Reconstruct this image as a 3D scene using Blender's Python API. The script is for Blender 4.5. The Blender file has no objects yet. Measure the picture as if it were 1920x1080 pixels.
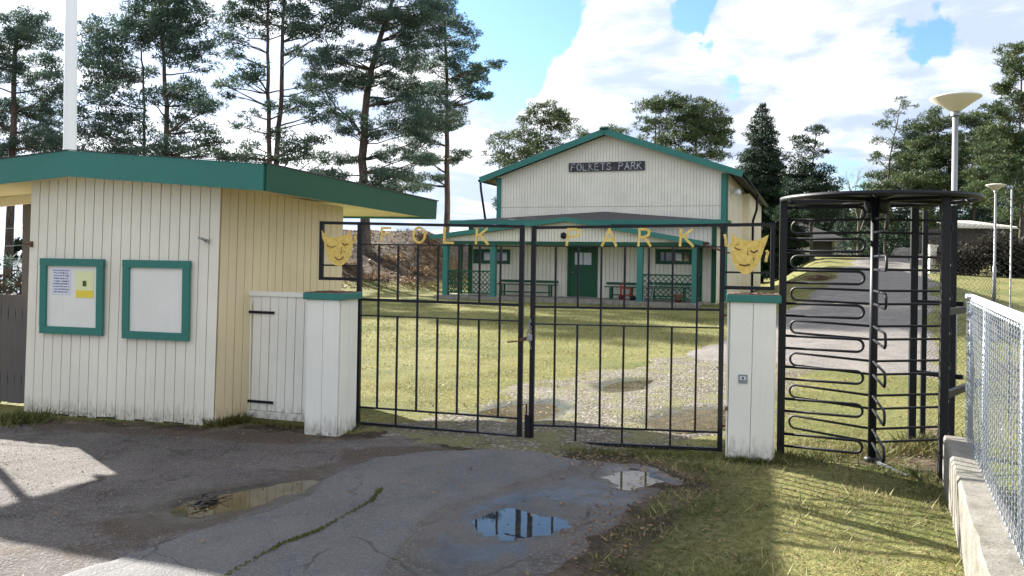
import bpy, math, random
import numpy as np
from mathutils import Vector
R = math.radians
# ---------------------------------------------------------------- camera, world, sun, exposure
scene = bpy.context.scene
PITCH, ROLL, F, HC, HY = 0.0, 0.0145, 1500.0, 1.65, 483.0
fwd = np.array([0, math.cos(PITCH), -math.sin(PITCH)])
up0 = np.array([0, math.sin(PITCH), math.cos(PITCH)]); rt0 = np.array([1., 0, 0])
upv = up0*math.cos(ROLL) - rt0*math.sin(ROLL); rtv = rt0*math.cos(ROLL) + up0*math.sin(ROLL)
cd = bpy.data.cameras.new('camera'); cam = bpy.data.objects.new('camera', cd); scene.collection.objects.link(cam)
from mathutils import Matrix
cam.matrix_world = Matrix([[rtv[i], upv[i], -fwd[i], (0, 0, HC)[i]] for i in range(3)] + [[0, 0, 0, 1]])
cd.shift_y = (HY-540)/1920; cd.sensor_width = 36; cd.lens = F/1920*36; cd.clip_start = 0.05; cd.clip_end = 3000
scene.camera = cam

SUN_AZ, SUN_EL = R(42), R(26)        # sun stands to the left of straight ahead
sdir = Vector((-math.sin(SUN_AZ)*math.cos(SUN_EL), math.cos(SUN_AZ)*math.cos(SUN_EL), math.sin(SUN_EL)))
sl = bpy.data.lights.new('sun', 'SUN'); sl.energy = 4.7; sl.angle = R(0.6); sl.color = (1, .95, .86)
so = bpy.data.objects.new('sun', sl); scene.collection.objects.link(so)
so.rotation_euler = sdir.to_track_quat('Z', 'Y').to_euler()
scene.view_settings.view_transform = 'Standard'; scene.view_settings.look = 'None'
scene.view_settings.exposure = 2.0; scene.view_settings.gamma = 1

def rayd(px, py): return fwd + rtv*(px-960)/F + upv*(HY-py)/F

world = bpy.data.worlds.new('World'); scene.world = world; world.use_nodes = True
wt = world.node_tree; wt.nodes.clear()
class NT:
    def __init__(s, t): s.t = t
    def n(s, typ, ins=None, **kw):
        nd = s.t.nodes.new(typ)
        for k, v in kw.items(): setattr(nd, k, v)
        for k, v in (ins or {}).items():
            sock = nd.inputs[k]
            if isinstance(v, bpy.types.NodeSocket): s.t.links.new(v, sock)
            else:
                if sock.type == 'RGBA' and not isinstance(v, float) and len(v) == 3: v = (*v, 1)
                sock.default_value = v
        return nd
    def math(s, op, a, b=0., c=0.): return s.n('ShaderNodeMath', {0: a, 1: b, 2: c}, operation=op).outputs[0]
    def vm(s, op, a, b=(0, 0, 0)): return s.n('ShaderNodeVectorMath', {0: a, 1: b}, operation=op)
    def mr(s, v, a, b, c=0., d=1.): return s.n('ShaderNodeMapRange', {0: v, 1: a, 2: b, 3: c, 4: d}, interpolation_type='SMOOTHSTEP').outputs[0]
    def noise(s, vec, sc, det=6., rough=.55): return s.n('ShaderNodeTexNoise', {'Vector': vec, 'Scale': float(sc), 'Detail': float(det), 'Roughness': rough}).outputs[0]
    def mix(s, f, a, b): return s.n('ShaderNodeMix', {0: f, 6: a, 7: b}, data_type='RGBA').outputs[2]
    def ramp(s, f, stops):
        nd = s.n('ShaderNodeValToRGB', {0: f}); e = nd.color_ramp.elements
        while len(e) < len(stops): e.new(.5)
        for el, (p, c) in zip(e, stops): el.position = p; el.color = (*c, 1)
        return nd.outputs[0]
w = NT(wt)
sky = w.n('ShaderNodeTexSky', sky_type='NISHITA', sun_disc=False, sun_elevation=SUN_EL, sun_rotation=-SUN_AZ, dust_density=.8, air_density=1.0, ozone_density=2.0)
gen = w.n('ShaderNodeTexCoord').outputs['Generated']
sp = w.n('ShaderNodeSeparateXYZ', {0: gen})
dz = w.math('MAXIMUM', sp.outputs[2], 0.0)
den = w.math('ADD', dz, 0.16)
pl = w.n('ShaderNodeCombineXYZ', {0: w.math('DIVIDE', sp.outputs[0], den), 1: w.math('DIVIDE', sp.outputs[1], den), 2: 0.}).outputs[0]
warp = w.n('ShaderNodeTexNoise', {'Vector': pl, 'Scale': 1.1, 'Detail': 3.}).outputs[1]
plw = w.vm('ADD', pl, w.vm('MULTIPLY', warp, (.55, .55, .55)).outputs[0]).outputs[0]
cn = w.noise(plw, 0.95, 8, .55)
# breaks of blue sky between the clouds: (direction, angular size, strength)
cov = w.math('ADD', cn, .17)
fine = w.noise(gen, 9.0, 6, .6)
for (px, py, rad, st) in ((985, 70, .075, .36), (925, 110, .06, .32), (1040, 5, .045, .34), (1300, 25, .030, .36), (1330, 85, .016, .25), (1150, 70, .055, -.28), (1180, 10, .035, -.2), (1260, 160, .06, -.2), (1450, 40, .06, -.15), (1765, 50, .035, .34), (1370, 160, .02, .18), (1560, 300, .05, .28), (430, 170, .05, .20), (930, 190, .03, .25), (1060, -190, .10, .4), (700, -300, .12, .25), (-10, 60, .07, .2)):
    d = rayd(px, py); d = d/np.linalg.norm(d)
    dist = w.vm('DISTANCE', gen, tuple(float(v) for v in d)).outputs['Value']
    dist = w.math('ADD', dist, w.math('MULTIPLY', w.math('SUBTRACT', fine, .5), .16))
    cov = w.math('SUBTRACT', cov, w.math('MULTIPLY', w.mr(dist, rad*1.5, rad*.35), st))
mask = w.mr(cov, .42, .56)
shade = w.mr(w.noise(plw, 1.7, 7, .6), .42, .62)
sd_ = w.vm('DOT_PRODUCT', gen, tuple(sdir)).outputs['Value']
glow = w.math('POWER', w.math('MAXIMUM', sd_, 0.0), 6.0)
ccol = w.mix(shade, (.175, .205, .265), (.335, .34, .35))
cstr = w.math('ADD', 1.0, w.math('MULTIPLY', glow, .8))
skyc = w.n('ShaderNodeBackground', {0: w.vm('MULTIPLY', sky.outputs[0], (.72, .92, 1.08)).outputs[0], 1: 0.058})
cb = w.n('ShaderNodeBackground', {0: ccol, 1: cstr})
ms = w.n('ShaderNodeMixShader', {0: mask, 1: skyc.outputs[0], 2: cb.outputs[0]})
wo = w.n('ShaderNodeOutputWorld', {0: ms.outputs[0]})

# ---------------------------------------------------------------- helpers
rnd = random.Random(7); nrg = np.random.default_rng(11)
COL = scene.collection.objects
ORG = {}
def P(px, py, Y):
    d = rayd(px, py); t = Y/d[1]; return Vector((d[0]*t, Y, HC + d[2]*t))
def G(px, py, z=0.):
    d = rayd(px, py); t = (z-HC)/d[2]; return Vector((d[0]*t, d[1]*t, z))
def hit(px, py, p0, di):
    """distance along a vertical wall through p0 with direction di, and the height, seen at a pixel"""
    d = rayd(px, py); a = np.array([[d[0], -di[0]], [d[1], -di[1]]]); t, s = np.linalg.solve(a, [p0[0], p0[1]])
    return s, HC + t*d[2]
def sstep(a, b, x):
    t = np.clip((x-a)/(b-a), 0, 1); return t*t*(3-2*t)
def vnoise(x, y, sc, seed=0):
    x = np.asarray(x, float)*sc; y = np.asarray(y, float)*sc
    xi = np.floor(x).astype(np.int64); yi = np.floor(y).astype(np.int64); fx = x-xi; fy = y-yi
    fx = fx*fx*(3-2*fx); fy = fy*fy*(3-2*fy)
    def hsh(a, b):
        v = (a*374761393 + b*668265263 + seed*974634777) & 0xffffffff
        v = ((v ^ (v >> 13))*1274126177) & 0xffffffff
        return ((v ^ (v >> 16)) & 0xffff)/65535.
    return (hsh(xi, yi)*(1-fx) + hsh(xi+1, yi)*fx)*(1-fy) + (hsh(xi, yi+1)*(1-fx) + hsh(xi+1, yi+1)*fx)*fy
def fbm(x, y, sc, seed=0, o=4):
    s = 0; a = .5
    for i in range(o): s = s + a*(vnoise(x, y, sc*2**i, seed+i)-.5); a *= .5
    return s*2
def hgt(x, y):
    x = np.asarray(x, float); y = np.asarray(y, float)
    ww = x - .35*(y-31) - 8.3
    h = .045*np.clip(y-14, 0, 46)*sstep(.5, 5, ww)
    h = h + 3.1*sstep(33, 46, y)*sstep(-20, -14, x)*(1-sstep(-5.5, -1.5, x))*(1+.12*fbm(x, y, .25, 5))
    h = h - 3.2*sstep(16, 40, y)*(1-sstep(-19, -13, x))
    return h + .5*fbm(x, y, .12, 3)*sstep(30, 60, y)
def sdpoly(x, y, poly):
    poly = np.array([(p[0], p[1]) for p in poly]); x = np.asarray(x, float); y = np.asarray(y, float)
    d = np.full(x.shape, 1e9); ins = np.zeros(x.shape, bool); n = len(poly)
    for i in range(n):
        ax, ay = poly[i]; bx, by = poly[(i+1) % n]; ex, ey = bx-ax, by-ay
        t = np.clip(((x-ax)*ex+(y-ay)*ey)/(ex*ex+ey*ey+1e-12), 0, 1)
        d = np.minimum(d, (x-ax-t*ex)**2+(y-ay-t*ey)**2)
        c = ((ay > y) != (by > y)) & (x < (bx-ax)*(y-ay)/((by-ay) if by != ay else 1e-9)+ax); ins ^= c
    d = np.sqrt(d); return np.where(ins, d, -d)

def link(name, me, parent=None, origin=None):
    o = bpy.data.objects.new(name, me); COL.link(o)
    if parent is not None: o.parent = parent; ORG[o] = ORG[parent]
    else:
        og = Vector(origin) if origin is not None else Vector((0, 0, 0)); o.location = og; ORG[o] = og
    return o
def tag(o, label=None, cat=None, group=None, kind=None):
    if label: o['label'] = label
    if cat: o['category'] = cat
    if group: o['group'] = group
    if kind: o['kind'] = kind
    return o
def thing(name, loc, label, cat, group=None):
    o = bpy.data.objects.new(name, None); COL.link(o); o.location = loc; o.empty_display_size = .2; ORG[o] = Vector(loc)
    return tag(o, label, cat, group)
def np_mesh(name, v, faces, mats, smooth=False, attrs=None, nper=None):
    """verts Nx3, faces MxK array"""
    me = bpy.data.meshes.new(name); v = np.asarray(v, np.float32); f = np.asarray(faces, np.int32)
    me.vertices.add(len(v)); me.vertices.foreach_set('co', v.ravel())
    m, k = f.shape; me.loops.add(m*k); me.loops.foreach_set('vertex_index', f.ravel())
    me.polygons.add(m); me.polygons.foreach_set('loop_start', np.arange(0, m*k, k, dtype=np.int32))
    me.polygons.foreach_set('loop_total', np.full(m, k, np.int32))
    if smooth: me.polygons.foreach_set('use_smooth', np.ones(m, bool))
    for an, (dom, arr) in (attrs or {}).items():
        a = me.attributes.new(an, 'FLOAT', dom); a.data.foreach_set('value', np.asarray(arr, np.float32))
    me.update(calc_edges=True); me.materials.append(mats); return me
class MB:
    def __init__(s): s.v = []; s.f = []; s.sm = []
    def add(s, vs, fs, sm=False):
        b = len(s.v); s.v += [Vector(q) for q in vs]; s.f += [tuple(b+i for i in f) for f in fs]; s.sm += [sm]*len(fs); return s
    def hexa(s, q):   # q: 4 bottom then 4 top, counterclockwise from above
        return s.add(q, [(3, 2, 1, 0), (4, 5, 6, 7), (0, 1, 5, 4), (1, 2, 6, 5), (2, 3, 7, 6), (3, 0, 4, 7)])
    def box(s, c, dx, dy, dz, ax=(1, 0, 0), ay=(0, 1, 0), az=(0, 0, 1)):
        c = Vector(c); ax = Vector(ax)*dx/2; ay = Vector(ay)*dy/2; az = Vector(az)*dz/2
        return s.hexa([c-ax-ay-az, c+ax-ay-az, c+ax+ay-az, c-ax+ay-az, c-ax-ay+az, c+ax-ay+az, c+ax+ay+az, c-ax+ay+az])
    def bar(s, p, q, wd, ht, upd=(0, 0, 1)):
        p = Vector(p); q = Vector(q); d = (q-p); L = d.length; d.normalize(); u = Vector(upd)
        if abs(d.dot(u)) > .98: u = Vector((0, 1, 0))
        side = d.cross(u).normalized(); u = side.cross(d).normalized()
        return s.box((p+q)/2, wd, L, ht, side, d, u)
    def tube(s, pts, r, n=8, cap=True, sm=True):
        pts = [Vector(p) for p in pts]; rs = r if isinstance(r, (list, tuple)) else [r]*len(pts)
        vs = []; fs = []; prev = None
        for i, p in enumerate(pts):
            d = (pts[min(i+1, len(pts)-1)]-pts[max(i-1, 0)]).normalized()
            if prev is None: u = d.orthogonal().normalized()
            else: u = (prev-d*prev.dot(d)).normalized()
            prev = u; vv = d.cross(u)
            for k in range(n):
                a = 2*math.pi*k/n; vs.append(p+(u*math.cos(a)+vv*math.sin(a))*rs[i])
        for i in range(len(pts)-1):
            for k in range(n): fs.append((i*n+k, i*n+(k+1) % n, (i+1)*n+(k+1) % n, (i+1)*n+k))
        if cap: fs.append(tuple(range(n-1, -1, -1))); fs.append(tuple((len(pts)-1)*n+k for k in range(n)))
        return s.add(vs, fs, sm)
    def lathe(s, c, prof, n=24, sm=True):
        c = Vector(c); vs = []; fs = []
        for (r, z) in prof:
            for k in range(n): a = 2*math.pi*k/n; vs.append(c+Vector((r*math.cos(a), r*math.sin(a), z)))
        for i in range(len(prof)-1):
            for k in range(n): fs.append((i*n+k, i*n+(k+1) % n, (i+1)*n+(k+1) % n, (i+1)*n+k))
        return s.add(vs, fs, sm)
    def prism(s, poly, ext):
        n = len(poly); poly = [Vector(p) for p in poly]; e = Vector(ext)
        return s.add(poly+[p+e for p in poly], [tuple(range(n-1, -1, -1)), tuple(range(n, 2*n))]+[(i, (i+1) % n, n+(i+1) % n, n+i) for i in range(n)])
    def build(s, name, mat, parent=None, origin=None, label=None, cat=None, group=None, kind=None, bevel=0):
        og = ORG[parent] if parent is not None else Vector(origin) if origin is not None else Vector((0, 0, 0))
        me = bpy.data.meshes.new(name); me.from_pydata([v-og for v in s.v], [], s.f)
        me.polygons.foreach_set('use_smooth', s.sm); me.update(); me.materials.append(mat)
        o = link(name, me, parent, og); tag(o, label, cat, group, kind)
        if bevel:
            b = o.modifiers.new('bevel', 'BEVEL'); b.width = bevel; b.segments = 1; b.limit_method = 'ANGLE'
        return o

# ---------------------------------------------------------------- materials
M = {}
def newmat(name):
    m = bpy.data.materials.new(name); m.use_nodes = True; m.node_tree.nodes.clear(); M[name] = m; return m, NT(m.node_tree)
def finish(nt, col, rough=.6, bump=None, bstr=.3, bdist=.01, metal=0., extra=None, spec=.5):
    ins = {'Base Color': col, 'Roughness': rough, 'Metallic': metal, 'Specular IOR Level': spec}
    ins.update(extra or {})
    if bump is not None: ins['Normal'] = nt.n('ShaderNodeBump', {'Height': bump, 'Strength': bstr, 'Distance': bdist}).outputs[0]
    b = nt.n('ShaderNodeBsdfPrincipled', ins); nt.n('ShaderNodeOutputMaterial', {0: b.outputs[0]}); return b
def posn(nt): return nt.n('ShaderNodeNewGeometry').outputs['Position']
def att(nt, name): return nt.n('ShaderNodeAttribute', attribute_name=name).outputs['Fac']
def stretch(nt, v, s): return nt.vm('MULTIPLY', v, s).outputs[0]

def paint(name, col, rough=.55, dirt=None, wood=True, dstr=.38, zdirt=True):
    m, n = newmat(name); p = posn(n)
    st = n.noise(stretch(n, p, (14, 14, .9)), 2.2, 5, .6)
    big = n.noise(p, 1.3, 4)
    c = n.mix(n.mr(big, .3, .7), tuple(v*.93 for v in col), tuple(min(1, v*1.04) for v in col))
    c = n.mix(n.math('MULTIPLY', n.mr(st, .5, .75), .22), c, tuple(v*.72 for v in col))
    sp_ = n.noise(stretch(n, p, (3, 3, 1.2)), 9, 3, .7)
    c = n.mix(n.math('MULTIPLY', n.mr(sp_, .68, .76), .5), c, tuple(v*.5 for v in col))
    if zdirt:
        z = n.n('ShaderNodeSeparateXYZ', {0: p}).outputs[2]
        f = n.math('ADD', n.mr(z, .42, .02), n.math('MULTIPLY', n.math('SUBTRACT', n.noise(stretch(n, p, (9, 9, 2)), 3, 6, .7), .5), 1.5))
        c = n.mix(n.math('MULTIPLY', n.mr(f, .62, 1.15), dstr), c, dirt or (.13, .12, .07))
        f2 = n.math('MULTIPLY', n.mr(z, .12, .0), n.mr(n.noise(p, 22, 3), .5, .62))
        c = n.mix(n.math('MULTIPLY', f2, .55), c, (.03, .03, .022))
    finish(n, c, rough, st, .25, .004, spec=.3 if 'green' in name else .5); return m
paint('cream', (.77, .735, .63))
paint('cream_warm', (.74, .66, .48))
paint('pillar_white', (.80, .785, .71), dstr=.45)
paint('house_cream', (.76, .735, .63), zdirt=False)
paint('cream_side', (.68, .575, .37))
paint('green', (.034, .176, .148), .4, zdirt=False)
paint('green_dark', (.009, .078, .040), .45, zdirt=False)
paint('board_panel', (.74, .725, .68), zdirt=False)
paint('greywood', (.11, .10, .098), .85, zdirt=False)

m, n = newmat('iron'); p = posn(n)
f = n.noise(p, 30, 4); finish(n, n.mix(n.mr(f, .62, .74), (.007, .008, .012), (.035, .022, .015)), .5, n.noise(p, 90, 2), .15, .002, spec=.3)
m, n = newmat('yellow'); p = posn(n)
f = n.noise(p, 28, 5, .7); c = n.mix(n.mr(f, .35, .65), (.62, .42, .085), (.78, .58, .17)); c = n.mix(n.math('MULTIPLY', n.mr(n.noise(p, 55, 4, .7), .62, .72), .6), c, (.25, .12, .03))
finish(n, c, .6)
m, n = newmat('ink'); finish(n, (.03, .025, .02), .7)
m, n = newmat('ink_blue'); finish(n, (.02, .03, .10), .7)
m, n = newmat('paper'); finish(n, (.62, .64, .74), .5)
m, n = newmat('paper_yellow'); finish(n, (.72, .74, .42), .45)
m, n = newmat('band_yellow'); finish(n, (.75, .6, .05), .45)
m, n = newmat('hop_green'); finish(n, (.10, .16, .03), .6)
m, n = newmat('felt'); p = posn(n); f = n.noise(p, 14, 5, .7)
finish(n, n.mix(f, (.035, .033, .035), (.085, .078, .08)), .9, f, .4, .01)
m, n = newmat('wire'); p = posn(n); f = n.noise(p, 12, 3); finish(n, n.mix(f, (.17, .20, .24), (.34, .38, .43)), .45, metal=.25)
m, n = newmat('galv'); p = posn(n); f = n.noise(p, 25, 3); finish(n, n.mix(f, (.34, .39, .44), (.62, .67, .72)), .38, metal=.35)
m, n = newmat('galv_white'); finish(n, (.72, .76, .80), .35, metal=.1)
m, n = newmat('lamp_grey'); p = posn(n); finish(n, n.mix(n.noise(p, 4), (.22, .23, .25), (.30, .31, .33)), .45, metal=.2)
m, n = newmat('lamp_shade'); finish(n, (.60, .56, .47), .5)
m, n = newmat('flag_white'); finish(n, (.82, .83, .84), .35)
m, n = newmat('concrete'); p = posn(n); f = n.noise(p, 6, 8, .7); g = n.noise(p, 60, 5, .8)
c = n.ramp(f, [(.25, (.10, .095, .08)), (.5, (.225, .21, .18)), (.75, (.31, .295, .26))]); c = n.mix(n.mr(g, .56, .72), c, (.10, .095, .085))
c = n.mix(n.mr(n.noise(p, 2.2, 5, .7), .6, .72), c, (.10, .11, .05))
finish(n, c, .95, n.math('ADD', f, n.math('MULTIPLY', g, .6)), .9, .02)
m, n = newmat('glass'); finish(n, (.02, .025, .03), .06, spec=.8)
m, n = newmat('pane_white'); finish(n, (.55, .60, .68), .3)
m, n = newmat('interior_dark'); finish(n, (.02, .02, .02), .9)
m, n = newmat('red'); finish(n, (.38, .03, .02), .5)
m, n = newmat('sign_black'); p = posn(n); finish(n, n.mix(n.mr(n.noise(p, 9, 4), .4, .7), (.012, .013, .02), (.05, .05, .06)), .5)
m, n = newmat('sign_letter'); p = posn(n); finish(n, n.mix(n.mr(n.noise(p, 12, 4), .4, .65), (.55, .56, .6), (.14, .14, .16)), .6)
m, n = newmat('plate'); finish(n, (.22, .27, .28), .4, metal=.4)
m, n = newmat('steel'); p = posn(n); finish(n, n.mix(n.noise(p, 40, 3), (.22, .23, .25), (.42, .43, .45)), .35, metal=.7)
m, n = newmat('rust'); p = posn(n); finish(n, n.mix(n.noise(p, 60, 3), (.05, .03, .02), (.16, .07, .035)), .85)
m, n = newmat('dirt_shrub'); finish(n, (.13, .075, .05), .9)

# foliage: per-face value attribute 'v' separates light and dark clumps of needles
def foliage(name, dark, light, yell=None):
    m, n = newmat(name); p = posn(n); v = att(n, 'v')
    c = n.mix(v, dark, light)
    c = n.mix(n.math('MULTIPLY', n.mr(n.noise(p, .9, 3), .45, .65), .55), c, yell or light)
    b = n.n('ShaderNodeBsdfPrincipled', {'Base Color': c, 'Roughness': .65, 'Specular IOR Level': .3})
    t = n.n('ShaderNodeBsdfTranslucent', {0: c}); ms = n.n('ShaderNodeMixShader', {0: .22, 1: b.outputs[0], 2: t.outputs[0]})
    n.n('ShaderNodeOutputMaterial', {0: ms.outputs[0]}); return m
foliage('pine_blue', (.034, .072, .056), (.105, .165, .125), (.110, .155, .095))  # veiling glare over the left pines is mixed into this paler, bluer colour
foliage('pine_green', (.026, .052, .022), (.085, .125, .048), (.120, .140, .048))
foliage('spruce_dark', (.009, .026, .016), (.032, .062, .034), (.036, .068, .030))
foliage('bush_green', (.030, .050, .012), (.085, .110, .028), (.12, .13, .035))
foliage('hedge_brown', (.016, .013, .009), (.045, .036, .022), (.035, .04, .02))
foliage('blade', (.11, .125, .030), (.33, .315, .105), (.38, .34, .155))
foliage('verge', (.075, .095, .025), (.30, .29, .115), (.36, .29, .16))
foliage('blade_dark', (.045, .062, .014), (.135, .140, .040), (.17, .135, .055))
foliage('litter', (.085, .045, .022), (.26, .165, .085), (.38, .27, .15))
m, n = newmat('bark'); p = posn(n); z = n.n('ShaderNodeSeparateXYZ', {0: p}).outputs[2]
f = n.noise(stretch(n, p, (1, 1, .3)), 9, 6, .7)
lo = n.mix(n.mr(f, .35, .65), (.030, .025, .023), (.10, .085, .075)); hi = n.mix(n.mr(f, .3, .7), (.045, .033, .029), (.125, .088, .070))
finish(n, n.mix(n.mr(n.math('ADD', z, n.math('MULTIPLY', f, 2.)), 3., 8.), lo, hi), .9, f, .8, .05)
m, n = newmat('bark_dark'); p = posn(n); f = n.noise(stretch(n, p, (1, 1, .3)), 9, 6, .7)
finish(n, n.mix(f, (.025, .022, .02), (.10, .09, .085)), .9)
m, n = newmat('twig'); finish(n, (.16, .13, .115), .9)

# grounds
m, n = newmat('ground'); p = posn(n); br = att(n, 'brown')
a = n.noise(p, 2.2, 6, .65); b = n.noise(p, 17, 5, .7); c3 = n.noise(p, .45, 4, .6); d = n.noise(p, 60, 3, .7)
gcol = n.ramp(b, [(.34, (.070, .080, .020)), (.47, (.165, .170, .050)), (.57, (.27, .245, .100)), (.75, (.33, .29, .15))])
gcol = n.mix(n.math('MULTIPLY', n.mr(a, .42, .62), .6), gcol, (.165, .150, .040))
gcol = n.mix(n.math('MULTIPLY', n.mr(c3, .46, .60), .65), gcol, (.085, .110, .022))
gcol = n.mix(n.math('MULTIPLY', n.mr(n.noise(p, 5.5, 6, .75), .56, .66), .7), gcol, (.21, .17, .095))
gcol = n.mix(n.math('MULTIPLY', n.mr(d, .55, .64), .6), gcol, (.30, .27, .17))
gcol = n.mix(n.math('MULTIPLY', n.mr(n.noise(p, 42, 4, .8), .46, .38), .6), gcol, (.035, .042, .012))
bn = n.noise(stretch(n, p, (1, 1, 2.5)), 1.6, 7, .75)
bcol = n.ramp(bn, [(.34, (.016, .013, .010)), (.48, (.060, .045, .032)), (.6, (.15, .115, .085)), (.74, (.30, .25, .19))])
bcol = n.mix(n.mr(b, .58, .7), bcol, (.06, .05, .025))
bf = n.mr(n.math('ADD', br, n.math('MULTIPLY', n.math('SUBTRACT', n.noise(p, 3.5, 6, .7), .5), 1.3)), .35, .6)
gcol = n.mix(n.math('MULTIPLY', att(n, 'moss'), .75), gcol, n.mix(n.mr(b, .35, .65), (.020, .022, .008), (.075, .078, .028)))  # moss tone, also deepening the shade on the verge by colour
col = n.mix(bf, gcol, bcol)
col = n.mix(n.math('MULTIPLY', n.mr(n.noise(p, 9, 4, .75), .60, .70), .55), col, (.05, .055, .015))
finish(n, col, .95, n.math('ADD', n.math('MULTIPLY', b, 1.), n.math('MULTIPLY', d, .5)), .9, .05, spec=.2)

def asphalt(name, c0, c1, speck, scl=1., roughbase=.85, stain=(.045, .038, .032)):
    m, n = newmat(name); p = posn(n); wet = att(n, 'wet')
    a = n.noise(p, 1.4, 6, .65); b = n.noise(p, 95/scl, 3, .7); c2 = n.noise(p, 38/scl, 4, .7)
    vor = n.n('ShaderNodeTexVoronoi', {'Vector': p, 'Scale': 110./scl}); vc = n.n('ShaderNodeSeparateColor', {0: vor.outputs['Color']})
    base = n.mix(n.mr(a, .3, .7), c0, c1)
    base = n.mix(n.math('MULTIPLY', n.mr(n.noise(p, 3.2, 7, .72), .50, .66), .72), base, stain)
    base = n.mix(n.math('MULTIPLY', n.mr(b, .35, .75), .7), tuple(0.45*(c0[i]) for i in range(3)), base) if False else n.mix(n.math('MULTIPLY', n.mr(b, .42, .6), .45), base, tuple(v*.45 for v in c0))
    base = n.mix(n.math('MULTIPLY', n.math('GREATER_THAN', vc.outputs[0], .90-.05*(scl > 1)), .75), base, speck)
    if name.startswith('asphalt'):
        wv = n.n('ShaderNodeTexNoise', {'Vector': p, 'Scale': 3.2, 'Detail': 5.}).outputs[1]; pw = n.vm('ADD', p, n.vm('MULTIPLY', wv, (.28, .28, 0)).outputs[0]).outputs[0]
        ve = n.n('ShaderNodeTexVoronoi', {'Vector': pw, 'Scale': 1.15}, feature='DISTANCE_TO_EDGE').outputs['Distance']
        crk_ = n.math('MULTIPLY', n.mr(ve, .011, .002), n.mr(n.noise(p, .9, 2), .47, .56)); base = n.mix(n.math('MULTIPLY', crk_, .75), base, (.03, .028, .02))
    if name == 'gravel': base = n.mix(n.math('MULTIPLY', n.mr(n.noise(p, 1.9, 6, .7), .46, .60), .8), base, (.15, .145, .06))
    base = n.mix(n.math('MULTIPLY', n.mr(n.math('ADD', att(n, 'mud'), n.math('MULTIPLY', n.math('SUBTRACT', c2, .5), 1.2)), .35, .7), .8), base, n.mix(n.mr(b, .4, .6), (.028, .020, .014), (.11, .078, .055)))
    base = n.mix(n.math('MULTIPLY', wet, .78), base, n.mix(.4, (.014, .015, .020), stain))
    rg = n.math('ADD', n.math('MULTIPLY', n.math('SUBTRACT', 1., wet), roughbase-.26), .26)
    hb = n.math('ADD', n.math('MULTIPLY', b, .5), n.math('ADD', c2, n.math('MULTIPLY', vor.outputs['Distance'], -.4)))
    bs = n.math('SUBTRACT', 1., n.math('MULTIPLY', wet, .9))
    bn_ = n.n('ShaderNodeBump', {'Height': hb, 'Strength': bs, 'Distance': .012*scl})
    bb = n.n('ShaderNodeBsdfPrincipled', {'Base Color': base, 'Roughness': rg, 'Normal': bn_.outputs[0], 'Specular IOR Level': .28})
    n.n('ShaderNodeOutputMaterial', {0: bb.outputs[0]}); return m
asphalt('asphalt_old', (.085, .074, .070), (.140, .124, .115), (.17, .155, .15), 1.2, .9)
asphalt('asphalt_new', (.108, .104, .108), (.150, .143, .143), (.19, .19, .21), .8, .8, (.085, .085, .092))
asphalt('gravel', (.105, .090, .065), (.185, .165, .135), (.34, .31, .28), 2.6, .95, (.11, .11, .04))
asphalt('road', (.175, .155, .138), (.25, .225, .205), (.25, .24, .24), 2., .85, (.10, .095, .09))
def watermat(name, col, rough, mud):
    m, n = newmat(name); p = posn(n)
    c = n.mix(n.mr(n.noise(p, 7, 5, .6), .4, .65), col, mud)
    finish(n, c, rough, n.noise(p, 5, 3), .03, .01, spec=.6, extra={'IOR': 1.33}); return m
watermat('water_mud', (.055, .042, .020), .04, (.105, .080, .040))
watermat('water_clear', (.018, .020, .022), .015, (.035, .032, .028))
m, n = newmat('lake'); p = posn(n); finish(n, (.03, .05, .07), .12, n.noise(p, .8, 5), .3, .2)

# ---------------------------------------------------------------- ground, driveway, paths, water
def g(*pts): return [tuple(G(x, y))[:2] for x, y in pts]
DRIVE = g((-400, 815), (-60, 800), (0, 796), (60, 790), (400, 806), (470, 800), (560, 806), (600, 822), (660, 822), (760, 812), (850, 832), (980, 850), (1110, 862), (1200, 868), (1285, 885), (1290, 900), (1240, 925), (1195, 960), (1150, 1000), (1060, 1085), (960, 1300), (700, 2400)) + [(-2.0, .3), (-9, .3)]
PATCH = g((-100, 1150), (150, 1068), (230, 1045), (330, 1012), (420, 985), (500, 962), (560, 935), (610, 903), (660, 880), (710, 862), (800, 848), (900, 843), (1000, 848), (1095, 868), (1045, 890), (960, 908), (900, 932), (840, 955), (780, 1000), (735, 1045), (705, 1085), (640, 1300), (300, 2400)) + [(-5, .3)]
GRAV = [g((600, 800))[0]] + g((790, 790), (880, 762), (950, 738), (1010, 724), (1120, 697), (1250, 673), (1370, 648), (1480, 622), (1560, 615), (1640, 625), (1640, 660), (1540, 700), (1480, 760), (1440, 800), (1380, 815), (1290, 838), (1180, 852), (1000, 846), (860, 832), (760, 815))
POND = [  # outline, depth
    (g((265, 965), (310, 945), (400, 926), (500, 908), (560, 900), (600, 900), (560, 930), (470, 958), (380, 980), (310, 982)), .034),
    (g((870, 975), (910, 957), (960, 950), (1010, 957), (1050, 975), (1020, 1000), (960, 1010), (900, 1010)), .020),
    (g((1010, 935), (1060, 922), (1110, 925), (1100, 940), (1040, 945)), .016),
    (g((1140, 893), (1180, 877), (1235, 882), (1238, 903), (1180, 913)), .034),
]
GPOND = [g((890, 778), (950, 755), (1040, 752), (1070, 765), (1030, 785), (960, 788)), g((1210, 792), (1270, 768), (1365, 765), (1420, 775), (1380, 803), (1270, 808)), g((1118, 726), (1160, 713), (1220, 712), (1208, 729), (1140, 737))]
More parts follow.
